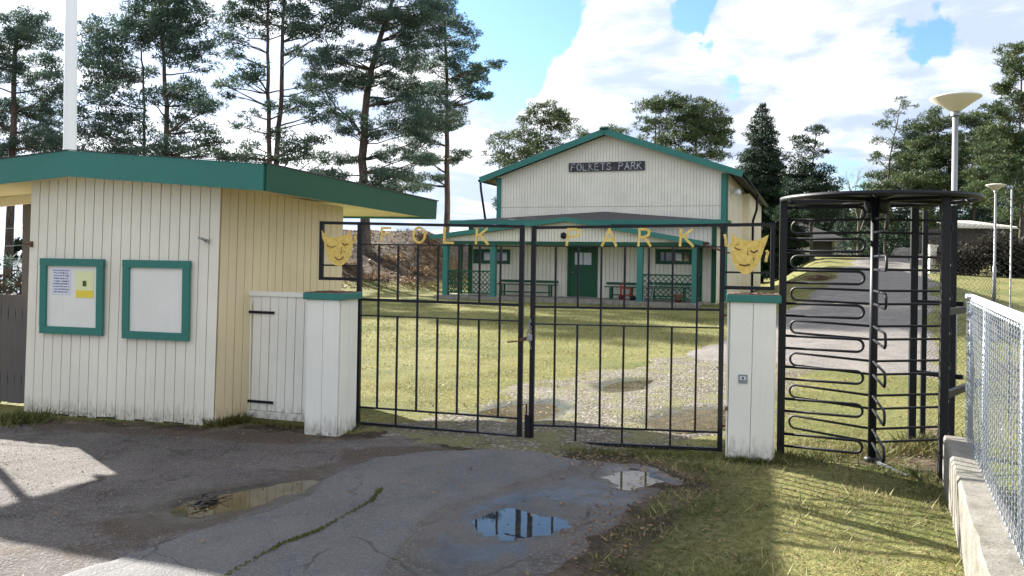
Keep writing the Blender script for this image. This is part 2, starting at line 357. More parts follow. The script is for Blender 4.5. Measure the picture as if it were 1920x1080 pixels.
WET = [g((700, 1100), (780, 1010), (900, 930), (1000, 900), (1100, 868), (1240, 870), (1300, 895), (1240, 935), (1150, 1000), (1050, 1100), (900, 1500), (600, 1500)), g((200, 985), (260, 935), (500, 895), (640, 865), (760, 845), (700, 872), (620, 905), (540, 950), (400, 995), (280, 1010))]
ROADC = [(4.6, 12.5), (6.0, 15.5), (9.3, 22), (15.2, 33), (20.6, 44), (25.6, 55), (45, 96), (60, 125)]
def road_poly(hw):
    L = []; Rr = []
    for i, (x, y) in enumerate(ROADC):
        a = ROADC[max(i-1, 0)]; b = ROADC[min(i+1, len(ROADC)-1)]; d = Vector((b[0]-a[0], b[1]-a[1])).normalized(); n = Vector((-d.y, d.x))
        L.append((x+n.x*hw, y+n.y*hw)); Rr.append((x-n.x*hw, y-n.y*hw))
    return L+Rr[::-1]
ROAD = road_poly(1.9)
def axis(parts):
    out = []
    for a, b, s in parts: out += list(np.arange(a, b, s))
    return np.array(out+[parts[-1][1]])
xs = axis([(-420, -60, 12), (-60, -14, 1.2), (-14, -8, .4), (-8, 9, .14), (9, 16, .5), (16, 60, 1.2), (60, 420, 12)])
ys = axis([(-30, 0, 3), (0, 12, .14), (12, 20, .4), (20, 70, .9), (70, 620, 11)])
X, Y = np.meshgrid(xs, ys); Z = hgt(X, Y) + .018*fbm(X, Y, .8, 21) + .012*fbm(X, Y, 3.1, 22)
near = (Y < 14) & (abs(X) < 12)
sdD = np.where(near, sdpoly(X, Y, DRIVE), -9); sdG = np.where(near | (Y < 22), sdpoly(X, Y, GRAV), -9); sdR = sdpoly(X, Y, ROAD)
Z = Z - .10*sstep(.15, .5, sdD) - .05*sstep(.12, .5, sdG) - .06*sstep(.2, .8, sdR)
Z += .035*sstep(0, 1.0, X-2.0)*sstep(4, 3.2, Y)*0
brown = sstep(.15, .8, hgt(X, Y))*(X < 2)*(Y > 28) + .8*sstep(-.35, -.02, sdD)*(1-sstep(1.0, 1.6, X)) + .55*sstep(-.55, -.02, sdD)*(X > .3)
brown = brown + .9*sstep(-6.5, -9, X)*sstep(30, 20, Y)*sstep(8, 9, Y) + .8*(X < -11)
# worn, bare soil under the turnstile and beside the wall
wp = g((1620, 870), (1760, 800), (1790, 830), (1780, 900), (1700, 890)); brown = brown + .8*sstep(-.3, .1, np.where(near, sdpoly(X, Y, wp), -9))
wp = g((1800, 600), (2000, 600), (2400, 900), (2000, 1080)); brown = brown + .55*sstep(-.6, .4, np.where(near, sdpoly(X, Y, wp), -9))
moss = near*sstep(-1.15, -.1, sdD)*(X > .2)*(1-sstep(1.35, 1.95, X+.25*fbm(X, Y, 1.5, 77)))  # mossy verge; mask also darkens it where the kiosk roof's shade lies
ny, nx = X.shape; idx = np.arange(nx*ny).reshape(ny, nx)
quads = np.stack([idx[:-1, :-1], idx[:-1, 1:], idx[1:, 1:], idx[1:, :-1]], -1).reshape(-1, 4)
gm = np_mesh('ground', np.stack([X, Y, Z], -1).reshape(-1, 3), quads, M['ground'], True, {'brown': ('POINT', np.clip(brown, 0, 1.2).ravel()), 'moss': ('POINT', np.clip(moss, 0, 1).ravel())})
tag(link('ground', gm), kind='structure')

def sheet(name, poly, res, mat, zf, wetf=None, edge=.10, lift=.02, nz=.08, margin=.35, kind='structure', nsc=2.2, mudf=None):
    pa = np.array(poly); x0, y0 = pa.min(0)-margin; x1, y1 = pa.max(0)+margin
    X, Y = np.meshgrid(np.arange(x0, x1, res), np.arange(max(y0, .2), y1, res))
    sd = sdpoly(X, Y, poly) + nz*fbm(X, Y, nsc, 31, 5)*2 + nz*.5*fbm(X, Y, nsc*4, 37, 3)
    Z = zf(X, Y) + (lift+.03)*np.clip(sd/edge, -1, 1).clip(-1, 0) + 0
    Z = Z + lift*sstep(0, edge, sd)
    keep = sd > -edge*.9
    ny, nx = X.shape; idx = np.arange(nx*ny).reshape(ny, nx)
    q = np.stack([idx[:-1, :-1], idx[:-1, 1:], idx[1:, 1:], idx[1:, :-1]], -1).reshape(-1, 4)
    q = q[keep.ravel()[q].all(1)]
    used = np.unique(q); mp = np.full(nx*ny, -1); mp[used] = np.arange(len(used))
    V = np.stack([X, Y, Z], -1).reshape(-1, 3)[used]
    wet = wetf(V[:, 0], V[:, 1]) if wetf else np.zeros(len(used))
    me = np_mesh(name, V, mp[q], mat, True, {'wet': ('POINT', np.clip(wet, 0, 1)), 'mud': ('POINT', np.clip(mudf(V[:, 0], V[:, 1]), 0, 1) if mudf else 0*wet)})
    return tag(link(name, me), kind=kind)
def zdrive(x, y):
    z = hgt(x, y) - .012 + .012*fbm(x, y, 1.2, 41) + .006*fbm(x, y, 9, 42, 3)
    for pl_, dp in POND: z = z - dp*sstep(-.10, .14, sdpoly(x, y, pl_)+.24*fbm(x, y, 2.6, 43, 5))
    return z
def wetd(x, y):
    w_ = np.zeros(np.shape(x))
    for i, pl_ in enumerate(WET): w_ = np.maximum(w_, (1., .55)[i]*sstep(-.05, .22, sdpoly(x, y, pl_)+.22*fbm(x, y, 2.3, 44, 5)))
    w_ = w_*(.55+.45*sstep(-.25, .2, fbm(x, y, 5, 45, 4)))
    for pl_, dp in POND: w_ = np.maximum(w_, sstep(-.16, .0, sdpoly(x, y, pl_)+.1*fbm(x, y, 4, 46)))
    return w_
MUD = [g((430, 925), (560, 885), (620, 858), (700, 832), (830, 834), (900, 842), (760, 856), (650, 884), (560, 925), (430, 965)), g((20, 1030), (140, 1015), (240, 1030), (150, 1060), (30, 1055)), g((150, 985), (260, 950), (420, 935), (420, 985), (260, 1010)), g((0, 792), (60, 788), (400, 808), (570, 812), (640, 825), (560, 835), (380, 822), (60, 806)), g((1240, 870), (1310, 885), (1290, 930), (1180, 990), (1080, 1090), (1020, 1080), (1130, 990), (1210, 930))]
def mudd(x, y):
    m_ = np.zeros(np.shape(x))
    for q in MUD: m_ = np.maximum(m_, sstep(-.12, .10, sdpoly(x, y, q)+.2*fbm(x, y, 2.8, 48, 5)))
    return m_*(.75+.5*fbm(x, y, 3, 49))
sheet('driveway', DRIVE, .035, M['asphalt_old'], zdrive, wetd, .14, .022, .09, mudf=mudd)
sheet('asphalt_patch', PATCH, .03, M['asphalt_new'], lambda x, y: hgt(x, y)+.004+.010*fbm(x, y, 1.2, 41)+.003*fbm(x, y, 7, 42, 3), lambda x, y: .35*sstep(.12, -.05, sdpoly(x, y, PATCH))*(x > -1.2)+.12, .07, .026, .035)
def zgrav(x, y):
    z = hgt(x, y) - .004 + .02*fbm(x, y, .9, 51) + .006*fbm(x, y, 10, 52, 3)
    for pl_ in GPOND: z = z - .045*sstep(-.2, .2, sdpoly(x, y, pl_)+.15*fbm(x, y, 2, 53))
    return z
sheet('gravel_path', GRAV, .05, M['gravel'], zgrav, lambda x, y: np.max([sstep(-.25, .05, sdpoly(x, y, q)) for q in GPOND], 0), .35, .018, .30, .6, nsc=1.2)
sheet('road', ROAD, .35, M['road'], lambda x, y: hgt(x, y)+.005, None, .6, .03, .25, .8, nsc=.5)
# crack with moss across the asphalt patch
crk = [G(x, y) for x, y in ((722, 925), (705, 948), (668, 968), (600, 1000), (520, 1030), (440, 1080), (380, 1130))]
v = []; f = []
def curve(pts, n):
    out = []
    for i in range(len(pts)-1):
        for k in range(n): out.append(pts[i].lerp(pts[i+1], k/n))
    return out+[pts[-1]]
mossv = []; mossf = []
for q in curve(crk, 26):
    for k in range(max(2, int(4+4*math.sin(q.y*7+1)))):
        c = q+Vector((rnd.gauss(0, .009)+.03*math.sin(q.x*9), rnd.gauss(0, .009), .031)); a = rnd.uniform(0, 6.28); s_ = rnd.uniform(.004, .011)
        b = len(mossv); mossv += [c+Vector((math.cos(a)*s_, math.sin(a)*s_, 0)), c-Vector((math.cos(a)*s_, math.sin(a)*s_, 0)), c+Vector((0, 0, rnd.uniform(.006, .02)))]; mossf.append((b, b+1, b+2))
me = np_mesh('moss', [tuple(q) for q in mossv], mossf, M['blade_dark'], False, {'v': ('FACE', nrg.uniform(.2, .9, len(mossf)))})
tag(link('moss', me), 'green moss growing along the crack in the asphalt', 'moss', kind='stuff')
# puddles: level water over the dips
def puddle(poly, z, mat, label, grow):
    c = sum((Vector(p) for p in poly), Vector((0, 0)))/len(poly)
    ps = [Vector((*(c+(Vector(p)-c)*(1+grow)), z)) for p in poly]
    b = MB(); b.prism(ps, (0, 0, -.05)); o = b.build('puddle', M[mat], kind='structure', origin=(c.x, c.y, z)); return o
puddle(POND[0][0], -.008, 'water_mud', '', .3); puddle(POND[1][0], -.004, 'water_clear', '', .55); puddle(POND[2][0], -.0035, 'water_clear', '', .5); puddle(POND[3][0], -.008, 'water_mud', '', .4)
for q in GPOND: puddle(q, -.009, 'water_mud', '', .12)
b = MB(); b.prism([(-400, 60, -2.9), (-28, 60, -2.9), (-28, 560, -2.9), (-400, 560, -2.9)], (0, 0, -.2)); b.build('lake', M['lake'], kind='structure')

# stones, blades, leaves
def scatter_mesh(name, P_, size, mat, kindf, label, cat, vals, hgtf=None):
    n = len(P_); a = nrg.uniform(0, 2*np.pi, n)
    if kindf == 'blade':
        lean = nrg.normal(0, .75, (n, 2))*size[:, None]; wd = size*.10
        base = P_; dx = np.stack([np.cos(a)*wd, np.sin(a)*wd, 0*a], -1)
        tip = P_ + np.stack([lean[:, 0], lean[:, 1], size], -1)
        V = np.stack([base-dx, base+dx, tip], 1).reshape(-1, 3); Fc = np.arange(3*n).reshape(n, 3)
    elif kindf == 'leaf':
        t = nrg.normal(0, .35, (n, 2)); u = np.stack([np.cos(a), np.sin(a), t[:, 0]], -1)*size[:, None]; w_ = np.stack([-np.sin(a), np.cos(a), t[:, 1]], -1)*size[:, None]*.55
        V = np.stack([P_-u, P_+w_*.9, P_+u, P_-w_], 1).reshape(-1, 3); Fc = np.arange(4*n).reshape(n, 4)
    else:   # stone: squashed octahedron-like
        u = np.stack([np.cos(a), np.sin(a), 0*a], -1)*size[:, None]; w_ = np.stack([-np.sin(a), np.cos(a), 0*a], -1)*(size*nrg.uniform(.5, .9, n))[:, None]; up = np.stack([0*a, 0*a, size*.6], -1)
        V = np.stack([P_-u, P_-w_, P_+u, P_+w_, P_+up], 1).reshape(-1, 3); k = np.arange(n)[:, None]*5
        Fc = np.concatenate([k+np.array([[0, 1, 4]]), k+np.array([[1, 2, 4]]), k+np.array([[2, 3, 4]]), k+np.array([[3, 0, 4]])]); vals = np.tile(vals, 4)
    me = np_mesh(name, V, Fc, M[mat], False, {'v': ('FACE', vals), 'wet': ('FACE', vals*0)})
    return tag(link(name, me), label, cat, kind='stuff')
def sample(n, x0, x1, y0, y1, cond):
    x = nrg.uniform(x0, x1, n); y = nrg.uniform(y0, y1, n); k = cond(x, y); return x[k], y[k]
nz_ = lambda x, y, s, sd: fbm(x, y, s, sd, 4)
def notpaved(x, y): return (sdpoly(x, y, DRIVE)+.10*nz_(x, y, 2.2, 31) < .0) & (sdpoly(x, y, GRAV)+.7*nz_(x, y, 1.5, 33) < .12)
x, y = sample(150000, .2, 3.4, 2.9, 7.4, lambda x, y: notpaved(x, y) & (nrg.uniform(0, 1, len(x)) < .55+.9*nz_(x, y, 3, 61)) & (x < 3.25-.46*(5.97-y)))
z = hgt(x, y)-.004
scatter_mesh('grass', np.stack([x, y, z], -1), nrg.uniform(.008, .026, len(x))*(1+.9*nz_(x, y, 3, 62))*np.where(nrg.uniform(0, 1, len(x)) < .06, 2.3, 1.), 'verge', 'blade', 'short patchy grass on the verge in front of the turnstile', 'grass', np.clip(.6-.55*(1-sstep(1.4, 2.0, x+.3*nz_(x, y, 1.5, 77)))+1.7*nz_(x, y, 3.5, 63)+nrg.normal(0, .36, len(x)), 0, 1))  # blades left of the shadow edge get darker values: shade put into colour
x, y = sample(260000, -3.2, 8, 6.6, 15, lambda x, y: notpaved(x, y) & (abs(x) < .62*y) & ((x > -1.3) | (y > 9)) & (nrg.uniform(0, 1, len(x)) < .6+.8*nz_(x, y, 2, 64)))
scatter_mesh('lawn_grass', np.stack([x, y, hgt(x, y)-.004], -1), nrg.uniform(.012, .030, len(x)), 'blade', 'blade', 'sunny short lawn grass behind the gate', 'grass', np.clip(.6+1.7*nz_(x, y, 1.8, 65)+nrg.normal(0, .2, len(x)), 0, 1))
x, y = sample(170000, -9, 13, 15, 30, lambda x, y: (abs(x) < .62*y) & (sdpoly(x, y, ROAD) < -.1) & (nrg.uniform(0, 1, len(x)) < .6+.8*nz_(x, y, 1, 66)))
scatter_mesh('far_lawn_grass', np.stack([x, y, hgt(x, y)-.004], -1), nrg.uniform(.03, .06, len(x)), 'blade', 'blade', 'lawn grass between the gate and the porch', 'grass', np.clip(.6+1.6*nz_(x, y, .9, 67)+nrg.normal(0, .2, len(x)), 0, 1))
# fringe of taller grass at wall and pillar feet
def fringe(pts, n, h, spread):
    out = []
    for _ in range(n):
        i = rnd.randrange(len(pts)-1); q = Vector(pts[i]).lerp(Vector(pts[i+1]), rnd.random()); out.append((q.x+rnd.gauss(0, spread), q.y+rnd.gauss(0, spread)))
    return np.array(out), nrg.uniform(.4, 1., n)*h
# fallen leaves, loose stones
def zs(x, y): return hgt(x, y) + np.where(sdpoly(x, y, PATCH) > .05, .034, np.where(sdpoly(x, y, DRIVE) > .1, .014, .004))
x, y = sample(17000, -5, 3.4, 2.8, 8, lambda x, y: (abs(x) < .66*y) & (nrg.uniform(0, 1, len(x)) < np.where((abs(sdpoly(x, y, DRIVE)) < .3) & (x > .3), .9, np.where(sdpoly(x, y, DRIVE) > 0, .03, .22))) & (x < 3.3-.46*(5.97-y)))
scatter_mesh('fallen_leaves', np.stack([x, y, zs(x, y)+.008], -1), nrg.uniform(.005, .019, len(x)), 'litter', 'leaf', 'brown fallen leaves and needles along the asphalt edge and verge', 'leaves', nrg.uniform(0, 1, len(x)))
x, y = sample(9000, -6, 9, 8, 20, lambda x, y: (abs(x) < .62*y) & (sdpoly(x, y, ROAD) < 0) & (nrg.uniform(0, 1, len(x)) < .3+nz_(x, y, 1, 69)))
scatter_mesh('lawn_leaves', np.stack([x, y, hgt(x, y)+.012], -1), nrg.uniform(.010, .028, len(x)), 'litter', 'leaf', 'dry leaves strewn over the lawn behind the gate', 'leaves', nrg.uniform(0, 1, len(x)))
x, y = sample(9000, -5.6, -.6, 4.4, 8.0, lambda x, y: (abs(x) < .66*y) & (sdpoly(x, y, DRIVE) > .05) & (sdpoly(x, y, PATCH) < -.05) & (nrg.uniform(0, 1, len(x)) < .35+.9*nz_(x, y, 1.3, 71)))
scatter_mesh('loose_gravel', np.stack([x, y, zs(x, y)], -1), nrg.uniform(.003, .009, len(x)), 'gravel', 'stone', 'loose gravel crumbs on the old asphalt before the kiosk', 'gravel', nrg.uniform(0, 1, len(x)))
x, y = sample(16000, -1.5, 5, 6.7, 11, lambda x, y: (sdpoly(x, y, GRAV) > 0.))
scatter_mesh('path_gravel', np.stack([x, y, hgt(x, y)+.012], -1), nrg.uniform(.003, .010, len(x)), 'gravel', 'stone', 'pale gravel stones on the path behind the gate', 'gravel', nrg.uniform(0, 1, len(x)))
x, y = sample(1500, 2.2, 3.6, 5.6, 7.6, lambda x, y: nrg.uniform(0, 1, len(x)) < .4)
scatter_mesh('turnstile_litter', np.stack([x, y, hgt(x, y)+.006], -1), nrg.uniform(.008, .022, len(x)), 'litter', 'leaf', 'dry leaves gathered under the turnstile', 'leaves', nrg.uniform(0, 1, len(x)))
tc = G(385, 940); b = MB(); rnd.seed(4)
for j in range(60):
    an = rnd.uniform(0, 6.28); ln = rnd.uniform(.015, .05); c_ = Vector((tc.x+rnd.gauss(0, .05), tc.y+rnd.gauss(0, .05), -.004+abs(rnd.gauss(0, .012)))); d_ = Vector((math.cos(an), math.sin(an), rnd.uniform(-.2, .4)))*ln; b.bar(c_-d_, c_+d_, rnd.uniform(.006, .03), .004)
b.build('leaf_clump', M['ink'], origin=tc, label='dark clump of rotten leaves lying in the muddy left puddle', cat='leaf clump')
# weeds at the feet of the kiosk and pillars
wp = []; wh = []
for a_, b_, n_, h_, s_ in ((G(396, 800), G(455, 790), 900, .10, .04), (G(0, 795), G(60, 790), 700, .12, .12), (G(455, 790), G(570, 805), 500, .05, .04), (G(640, 812), G(670, 800), 700, .06, .05), (G(1365, 862), G(1450, 868), 900, .06, .05), (G(1450, 865), G(1640, 850), 1500, .07, .12), (G(1700, 850), G(1770, 830), 700, .12, .12), (G(1660, 880), G(1790, 910), 900, .05, .12), (G(100, 785), G(396, 802), 500, .035, .03), (G(1000, 840), G(1350, 858), 3500, .035, .08), (G(690, 800), G(980, 838), 2500, .03, .07)):
    for _ in range(n_):
        q = a_.lerp(b_, rnd.random()); wp.append((q.x+rnd.gauss(0, s_), q.y+rnd.gauss(0, s_), -.004)); wh.append(h_*rnd.uniform(.3, 1))
scatter_mesh('weeds', np.array(wp), np.array(wh), 'blade_dark', 'blade', 'tufts of weeds and moss at the feet of the kiosk, pillars and gate', 'weeds', nrg.uniform(0, 1, len(wp)))

def boards(b, p0, p1, z0, z1, nrm, wd=.115, gap=.006, th=.016, lean0=0., lean1=0., jit=.002, botj=.012):
    """vertical boards from p0 to p1; z0, z1 numbers or functions of the distance; lean = sideways shift of the top"""
    p0 = Vector((p0[0], p0[1], 0)); p1 = Vector((p1[0], p1[1], 0)); L = (p1-p0).length; d = (p1-p0)/L; n = max(1, round(L/wd)); w_ = L/n
    N_ = Vector((nrm[0], nrm[1], 0)).normalized()
    f0 = z0 if callable(z0) else (lambda s: z0); f1 = z1 if callable(z1) else (lambda s: z1)
    for i in range(n):
        s0 = i*w_+gap/2; s1 = (i+1)*w_-gap/2; t = th+rnd.uniform(-jit, jit); bj = rnd.uniform(-botj, botj)
        def q(s, z, o, k): ln = (lean0*(1-s/L)+lean1*s/L)*k; return p0+d*(s+ln)+N_*o+Vector((0, 0, z))
        A = [q(s0, f0(s0)+bj, 0, 0), q(s1, f0(s1)+bj, 0, 0), q(s1, f0(s1)+bj, t, 0), q(s0, f0(s0)+bj, t, 0)]
        B = [q(s0, f1(s0), 0, 1), q(s1, f1(s1), 0, 1), q(s1, f1(s1), t, 1), q(s0, f1(s0), t, 1)]
        if d.cross(N_).z < 0: A = A[::-1]; B = B[::-1]
        b.hexa(A+B)
    return b
def perp(p0, p1, toward=(0, 0)):
    d = Vector((p1[0]-p0[0], p1[1]-p0[1], 0)).normalized(); n = Vector((-d.y, d.x, 0)); m_ = Vector(((p0[0]+p1[0])/2, (p0[1]+p1[1])/2, 0))
    return n if n.dot(Vector((toward[0], toward[1], 0))-m_) > 0 else -n

# ---------------------------------------------------------------- ticket kiosk
KA, KB = G(45, 772), G(401, 799); KA.z = KB.z = 0
kd = (KB-KA).normalized(); kn = perp(KA, KB); KL = (KB-KA).length
KC = KB+Vector((.86, 1.47, 0)).normalized()*1.72; KD = KC+Vector((-1.7, 1.0, 0)); KE = KA+Vector((.1, 1.9, 0))
kiosk = thing('ticket_kiosk', (KA+KC)/2, 'cream boarded ticket kiosk with a low green edged roof left of the gates', 'kiosk')
def kz(px, py): return hit(px, py, KA, kd)
zpk = kz(130, 331)[1]; zl = kz(57, 340)[1]; zr = kz(405, 352)[1]; sp_ = kz(130, 331)[0]
ftop = lambda s: zl+(zpk-zl)*s/sp_+.05 if s < sp_ else zpk+(zr-zpk)*(s-sp_)/(KL-sp_)+.05
b = MB(); lean = .045
boards(b, KA, KB, .0, ftop, kn, .112, .008, .0055, .06, lean, jit=.0012, botj=.015)
o_ = b.build('front_wall', M['cream'], kiosk)
b = MB(); boards(b, KB-kn*0+Vector((.0, 0, 0)), KC, .03, lambda s: zr+.03-.06*s, perp(KB, KC, (3, 5)), .10, .006, .016, lean, .02)
b.build('side_wall', M['cream_side'], kiosk)
b = MB()
core = [KA-kn*.001+kd*.02, KB-kn*.001-kd*.03, KC+Vector((-.04, -.02, 0)), KD, KE]
top = [Vector((p.x+.04, p.y, z)) for p, z in zip(core, (zl-.0, zr-.0, zr-.12, zr-.1, zl-.1))]
b.add([Vector((p.x, p.y, .05)) for p in core]+top, [(0, 1, 6, 5), (1, 2, 7, 6), (2, 3, 8, 7), (3, 4, 9, 8), (4, 0, 5, 9), (5, 6, 7, 8, 9)])
b.build('inner_wall', M['cream_warm'], kiosk)
b = MB(); fp = [KA+kn*-.03, KB+kn*-.03, KC, KD, KE]; b.prism([Vector((p.x, p.y, -.06)) for p in fp][::1], (0, 0, .10)); b.build('footing', M['concrete'], kiosk)
# roof: outline and underside heights
def on_ray(px, py, Yd): return P(px, py, Yd)
RF = P(495, 358, 7.15); RF2 = P(497, 311, 7.15)
RK = P(130, 331, 7.75); RK2 = P(130, 286, 7.75)
dl = (RK-RF); RL = RK+dl*.97; RL.z = RF.z; RL2 = Vector((RL.x, RL.y, RF2.z))
T1 = P(815, 411, 10.6); T2 = P(817, 380, 10.6)
BR = Vector((-2.5, 11.4, T1.z+.03)); BK = Vector((-4.0, 11.6, RK.z+.02)); BL = Vector((-4.95, 11.5, RL.z-.02))
low = [RL, RK, RF, T1, BR, BK, BL]; hi_ = [RL2, RK2, RF2, T2, Vector((BR.x, BR.y, BR.z+.16)), Vector((BK.x, BK.y, BK.z+.2)), Vector((BL.x, BL.y, BL.z+.2))]
b = MB(); up_ = Vector((0, 0, .012)); b.add([p+up_ for p in hi_], [(0, 1, 5, 6), (1, 2, 3), (1, 3, 4, 5)]); b.add([p-Vector((0, 0, .02)) for p in hi_], [(6, 5, 1, 0), (3, 2, 1), (5, 4, 3, 1)])
b.build('roof', M['felt'], kiosk)
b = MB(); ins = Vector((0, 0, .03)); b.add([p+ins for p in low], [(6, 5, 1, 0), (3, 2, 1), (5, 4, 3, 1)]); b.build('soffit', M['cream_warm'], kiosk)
def fascia(i, j, name, mat, push=.0):
    b = MB(); a0, a1, c0, c1 = low[i], low[j], hi_[i], hi_[j]; n_ = (a1-a0).cross(Vector((0, 0, 1))).normalized()*.022
    b.add([a0, a1, a1+n_, a0+n_, c0+up_*1.4, c1+up_*1.4, c1+n_+up_*1.4, c0+n_+up_*1.4], [(3, 2, 1, 0), (4, 5, 6, 7), (0, 1, 5, 4), (1, 2, 6, 5), (2, 3, 7, 6), (3, 0, 4, 7)])
    o = b.build(name, M[mat], kiosk); return o
for i, j, mt in ((0, 1, 'green'), (1, 2, 'green'), (2, 3, 'green_dark'), (3, 4, 'green'), (4, 5, 'green'), (5, 6, 'green'), (6, 0, 'green')): fascia(i, j, 'fascia', mt)  # right fascia takes the darker green: its turned-away shade is in the colour
b = MB(); b.bar(RF2+(RK2-RF2)*-.02+up_*2+Vector((0, -.02, 0)), RK2+up_*2+Vector((0, -.02, 0)), .03, .006); b.bar(RK2+up_*2+Vector((0, -.02, 0)), RL2+up_*2+Vector((0, -.02, 0)), .03, .006); b.bar(RF2+up_*2, T2+up_*2+Vector((.02, .02, 0)), .05, .012)
b.build('drip_edge', M['felt'], kiosk)
# rafters visible under the left eave
for t_ in (.25, .5, .75):
    a_ = RK.lerp(BK, t_); c_ = RL.lerp(BL, t_); b = MB(); b.bar(a_-Vector((0, 0, .03)), c_-Vector((0, 0, .03)), .05, .10); b.build('rafter', M['cream_warm'], kiosk)
pc = P(52, 530, 9.4); b = MB(); b.box((pc.x, pc.y, 1.05), .09, .09, 2.3); b.build('eave_post', M['greywood'], kiosk)
b = MB(); b.box((RL.x+.14, RL.y+.25, 1.1), .055, .055, 2.3); b.build('eave_post', M['cream_warm'], kiosk)
# notice frames
def notice(px0, py0, px1, py1):
    s0, z1_ = kz(px0, py0); s1, z0_ = kz(px1, py1); fr = .074; o = .018
    def q(s, z, off): return KA+kd*s+kn*off+Vector((0, 0, z))
    root_b = MB()
    def slab(b, s0, s1, z0, z1, o0, o1): b.hexa([q(s0, z0, o0), q(s0, z0, o1), q(s1, z0, o1), q(s1, z0, o0), q(s0, z1, o0), q(s0, z1, o1), q(s1, z1, o1), q(s1, z1, o0)])
    slab(root_b, s0+fr*.6, s1-fr*.6, z0_+fr*.6, z1_-fr*.6, o+.001, o+.012); nb = root_b.build('notice_board', M['board_panel'], kiosk)
    for a in ((s0-.004, s1+.006, z1_-fr, z1_), (s0+.003, s1-.002, z0_, z0_+fr), (s0, s0+fr, z0_+fr+.001, z1_-fr-.001), (s1-fr, s1, z0_+fr+.001, z1_-fr-.001)):
        b = MB(); slab(b, *a, o+.006, o+.036); b.build('frame', M['green'], nb)
    return q, slab
q1, slab = notice(83, 484, 198, 629); notice(237, 487, 359, 639)
def wall_thing(name, px0, py0, px1, py1, mat, off, th, label, cat):
    s0, z1_ = kz(px0, py0); s1, z0_ = kz(px1, py1); t = thing(name, q1(s0, z0_, off), label, cat)
    b = MB(); slab(b, s0, s1, z0_, z1_, off, off+th); b.build('sheet', M[mat], t); return t, s0, s1, z0_, z1_
t, s0, s1, z0_, z1_ = wall_thing('notice', 103, 502, 137, 553, 'paper', .0315, .0015, 'handwritten white notice in the left notice frame of the kiosk', 'notice')
b = MB()
for i in range(9):
    zz = z1_-(i+.9)*(z1_-z0_)/10; s = s0+.012+rnd.uniform(0, .015)
    while s < s1-.025:
        l_ = rnd.uniform(.008, .022); slab(b, s, s+l_, zz-rnd.uniform(.002, .007), zz+rnd.uniform(.002, .007), .0335, .0345); s += l_+rnd.uniform(.004, .010)
b.build('handwriting', M['ink_blue'], t)
t, s0, s1, z0_, z1_ = wall_thing('poster', 147, 508, 180, 559, 'paper_yellow', .0315, .0015, 'pale yellow poster with a green emblem in the left notice frame', 'poster')
b = MB(); slab(b, s0+.004, s1-.004, z0_+.004, z0_+(z1_-z0_)*.28, .0335, .0342); b.build('band', M['band_yellow'], t)
b = MB(); cs, cz = (s0+s1)/2, z0_+(z1_-z0_)*.50
for k in range(7):
    a = -.9+k*.3; c_ = q1(cs+math.sin(a)*.022, cz+.012*math.cos(a), .0345); b.box(c_, .010, .0012, .055, kd, kn, (0, 0, 1))
b.build('emblem', M['hop_green'], t)
# small fittings on the front wall
s, z = kz(392, 452); b = MB(); c_ = q1(s, z, .03); b.tube([c_, c_+kn*.05+kd*-.02+Vector((0, 0, .02)), c_+kn*.07-kd*.05+Vector((0, 0, .03))], [.014, .012, .009], 7); b.box(c_, .035, .03, .035, kd, kn); b.build('wall_bracket', M['steel'], kiosk)
s, z = kz(62, 458); b = MB(); c_ = q1(s, z, .02); b.box(c_, .02, .02, .06, kd, kn); b.tube([c_, c_+kn*.05-kd*.04, c_+kn*.04-kd*.08+Vector((0, 0, .03))], .006, 6); b.build('wall_hook', M['rust'], kiosk)

# wicket gate beside the kiosk
PLF = G(573, 813); PLR = G(638, 815); PLF.z = PLR.z = 0
W0 = KB+(KC-KB).normalized()*.36+Vector((.05, .0, 0)); W0 = Vector(G(463, 785)); W0.z = 0; W1 = Vector(G(600, 797)); W1.z = 0
wd_ = (W1-W0).normalized(); wn = perp(W0, W1)
wicket = thing('wicket_gate', (W0+W1)/2, 'low cream plank wicket between the kiosk and the left pillar', 'gate')
ztw = hit(470, 546, W0, wd_)[1]
b = MB(); boards(b, W0+wd_*.05, W1, .10, ztw-.045, wn, .098, .007, .018, .02, .02, botj=.004); b.build('plank', M['pillar_white'], wicket)
b = MB(); b.bar(W0+Vector((0, 0, ztw-.02))+wn*.01, W1+Vector((0, 0, ztw-.02))+wn*.01, .05, .045); b.bar(W0+Vector((0, 0, .06))+wn*.01, W1+Vector((0, 0, .06))+wn*.01, .05, .07); b.box(W0+Vector((.02, 0, ztw/2)), .055, .05, ztw-.09, wd_, wn); b.build('frame', M['pillar_white'], wicket)
b = MB(); b.bar(W0+wd_*.1-wn*.015+Vector((0, 0, .2)), W1-wn*.015+Vector((0, 0, ztw-.2)), .09, .02, wn); b.bar(W0+wd_*.03-wn*.02+Vector((0, 0, ztw/2)), W1-wn*.02+Vector((0, 0, ztw/2)), .02, ztw-.2, (0, 0, 1)); b.build('backing', M['cream_warm'], wicket)
for py in (584, 750):
    s, z = hit(462, py, W0, wd_); b = MB(); a_ = W0+wn*.032+Vector((0, 0, z)); b.bar(a_-wd_*.02, a_+wd_*.32, .008, .026); b.box(a_-wd_*.035, .035, .02, .085, wd_, wn); b.build('strap_hinge', M['iron'], wicket)

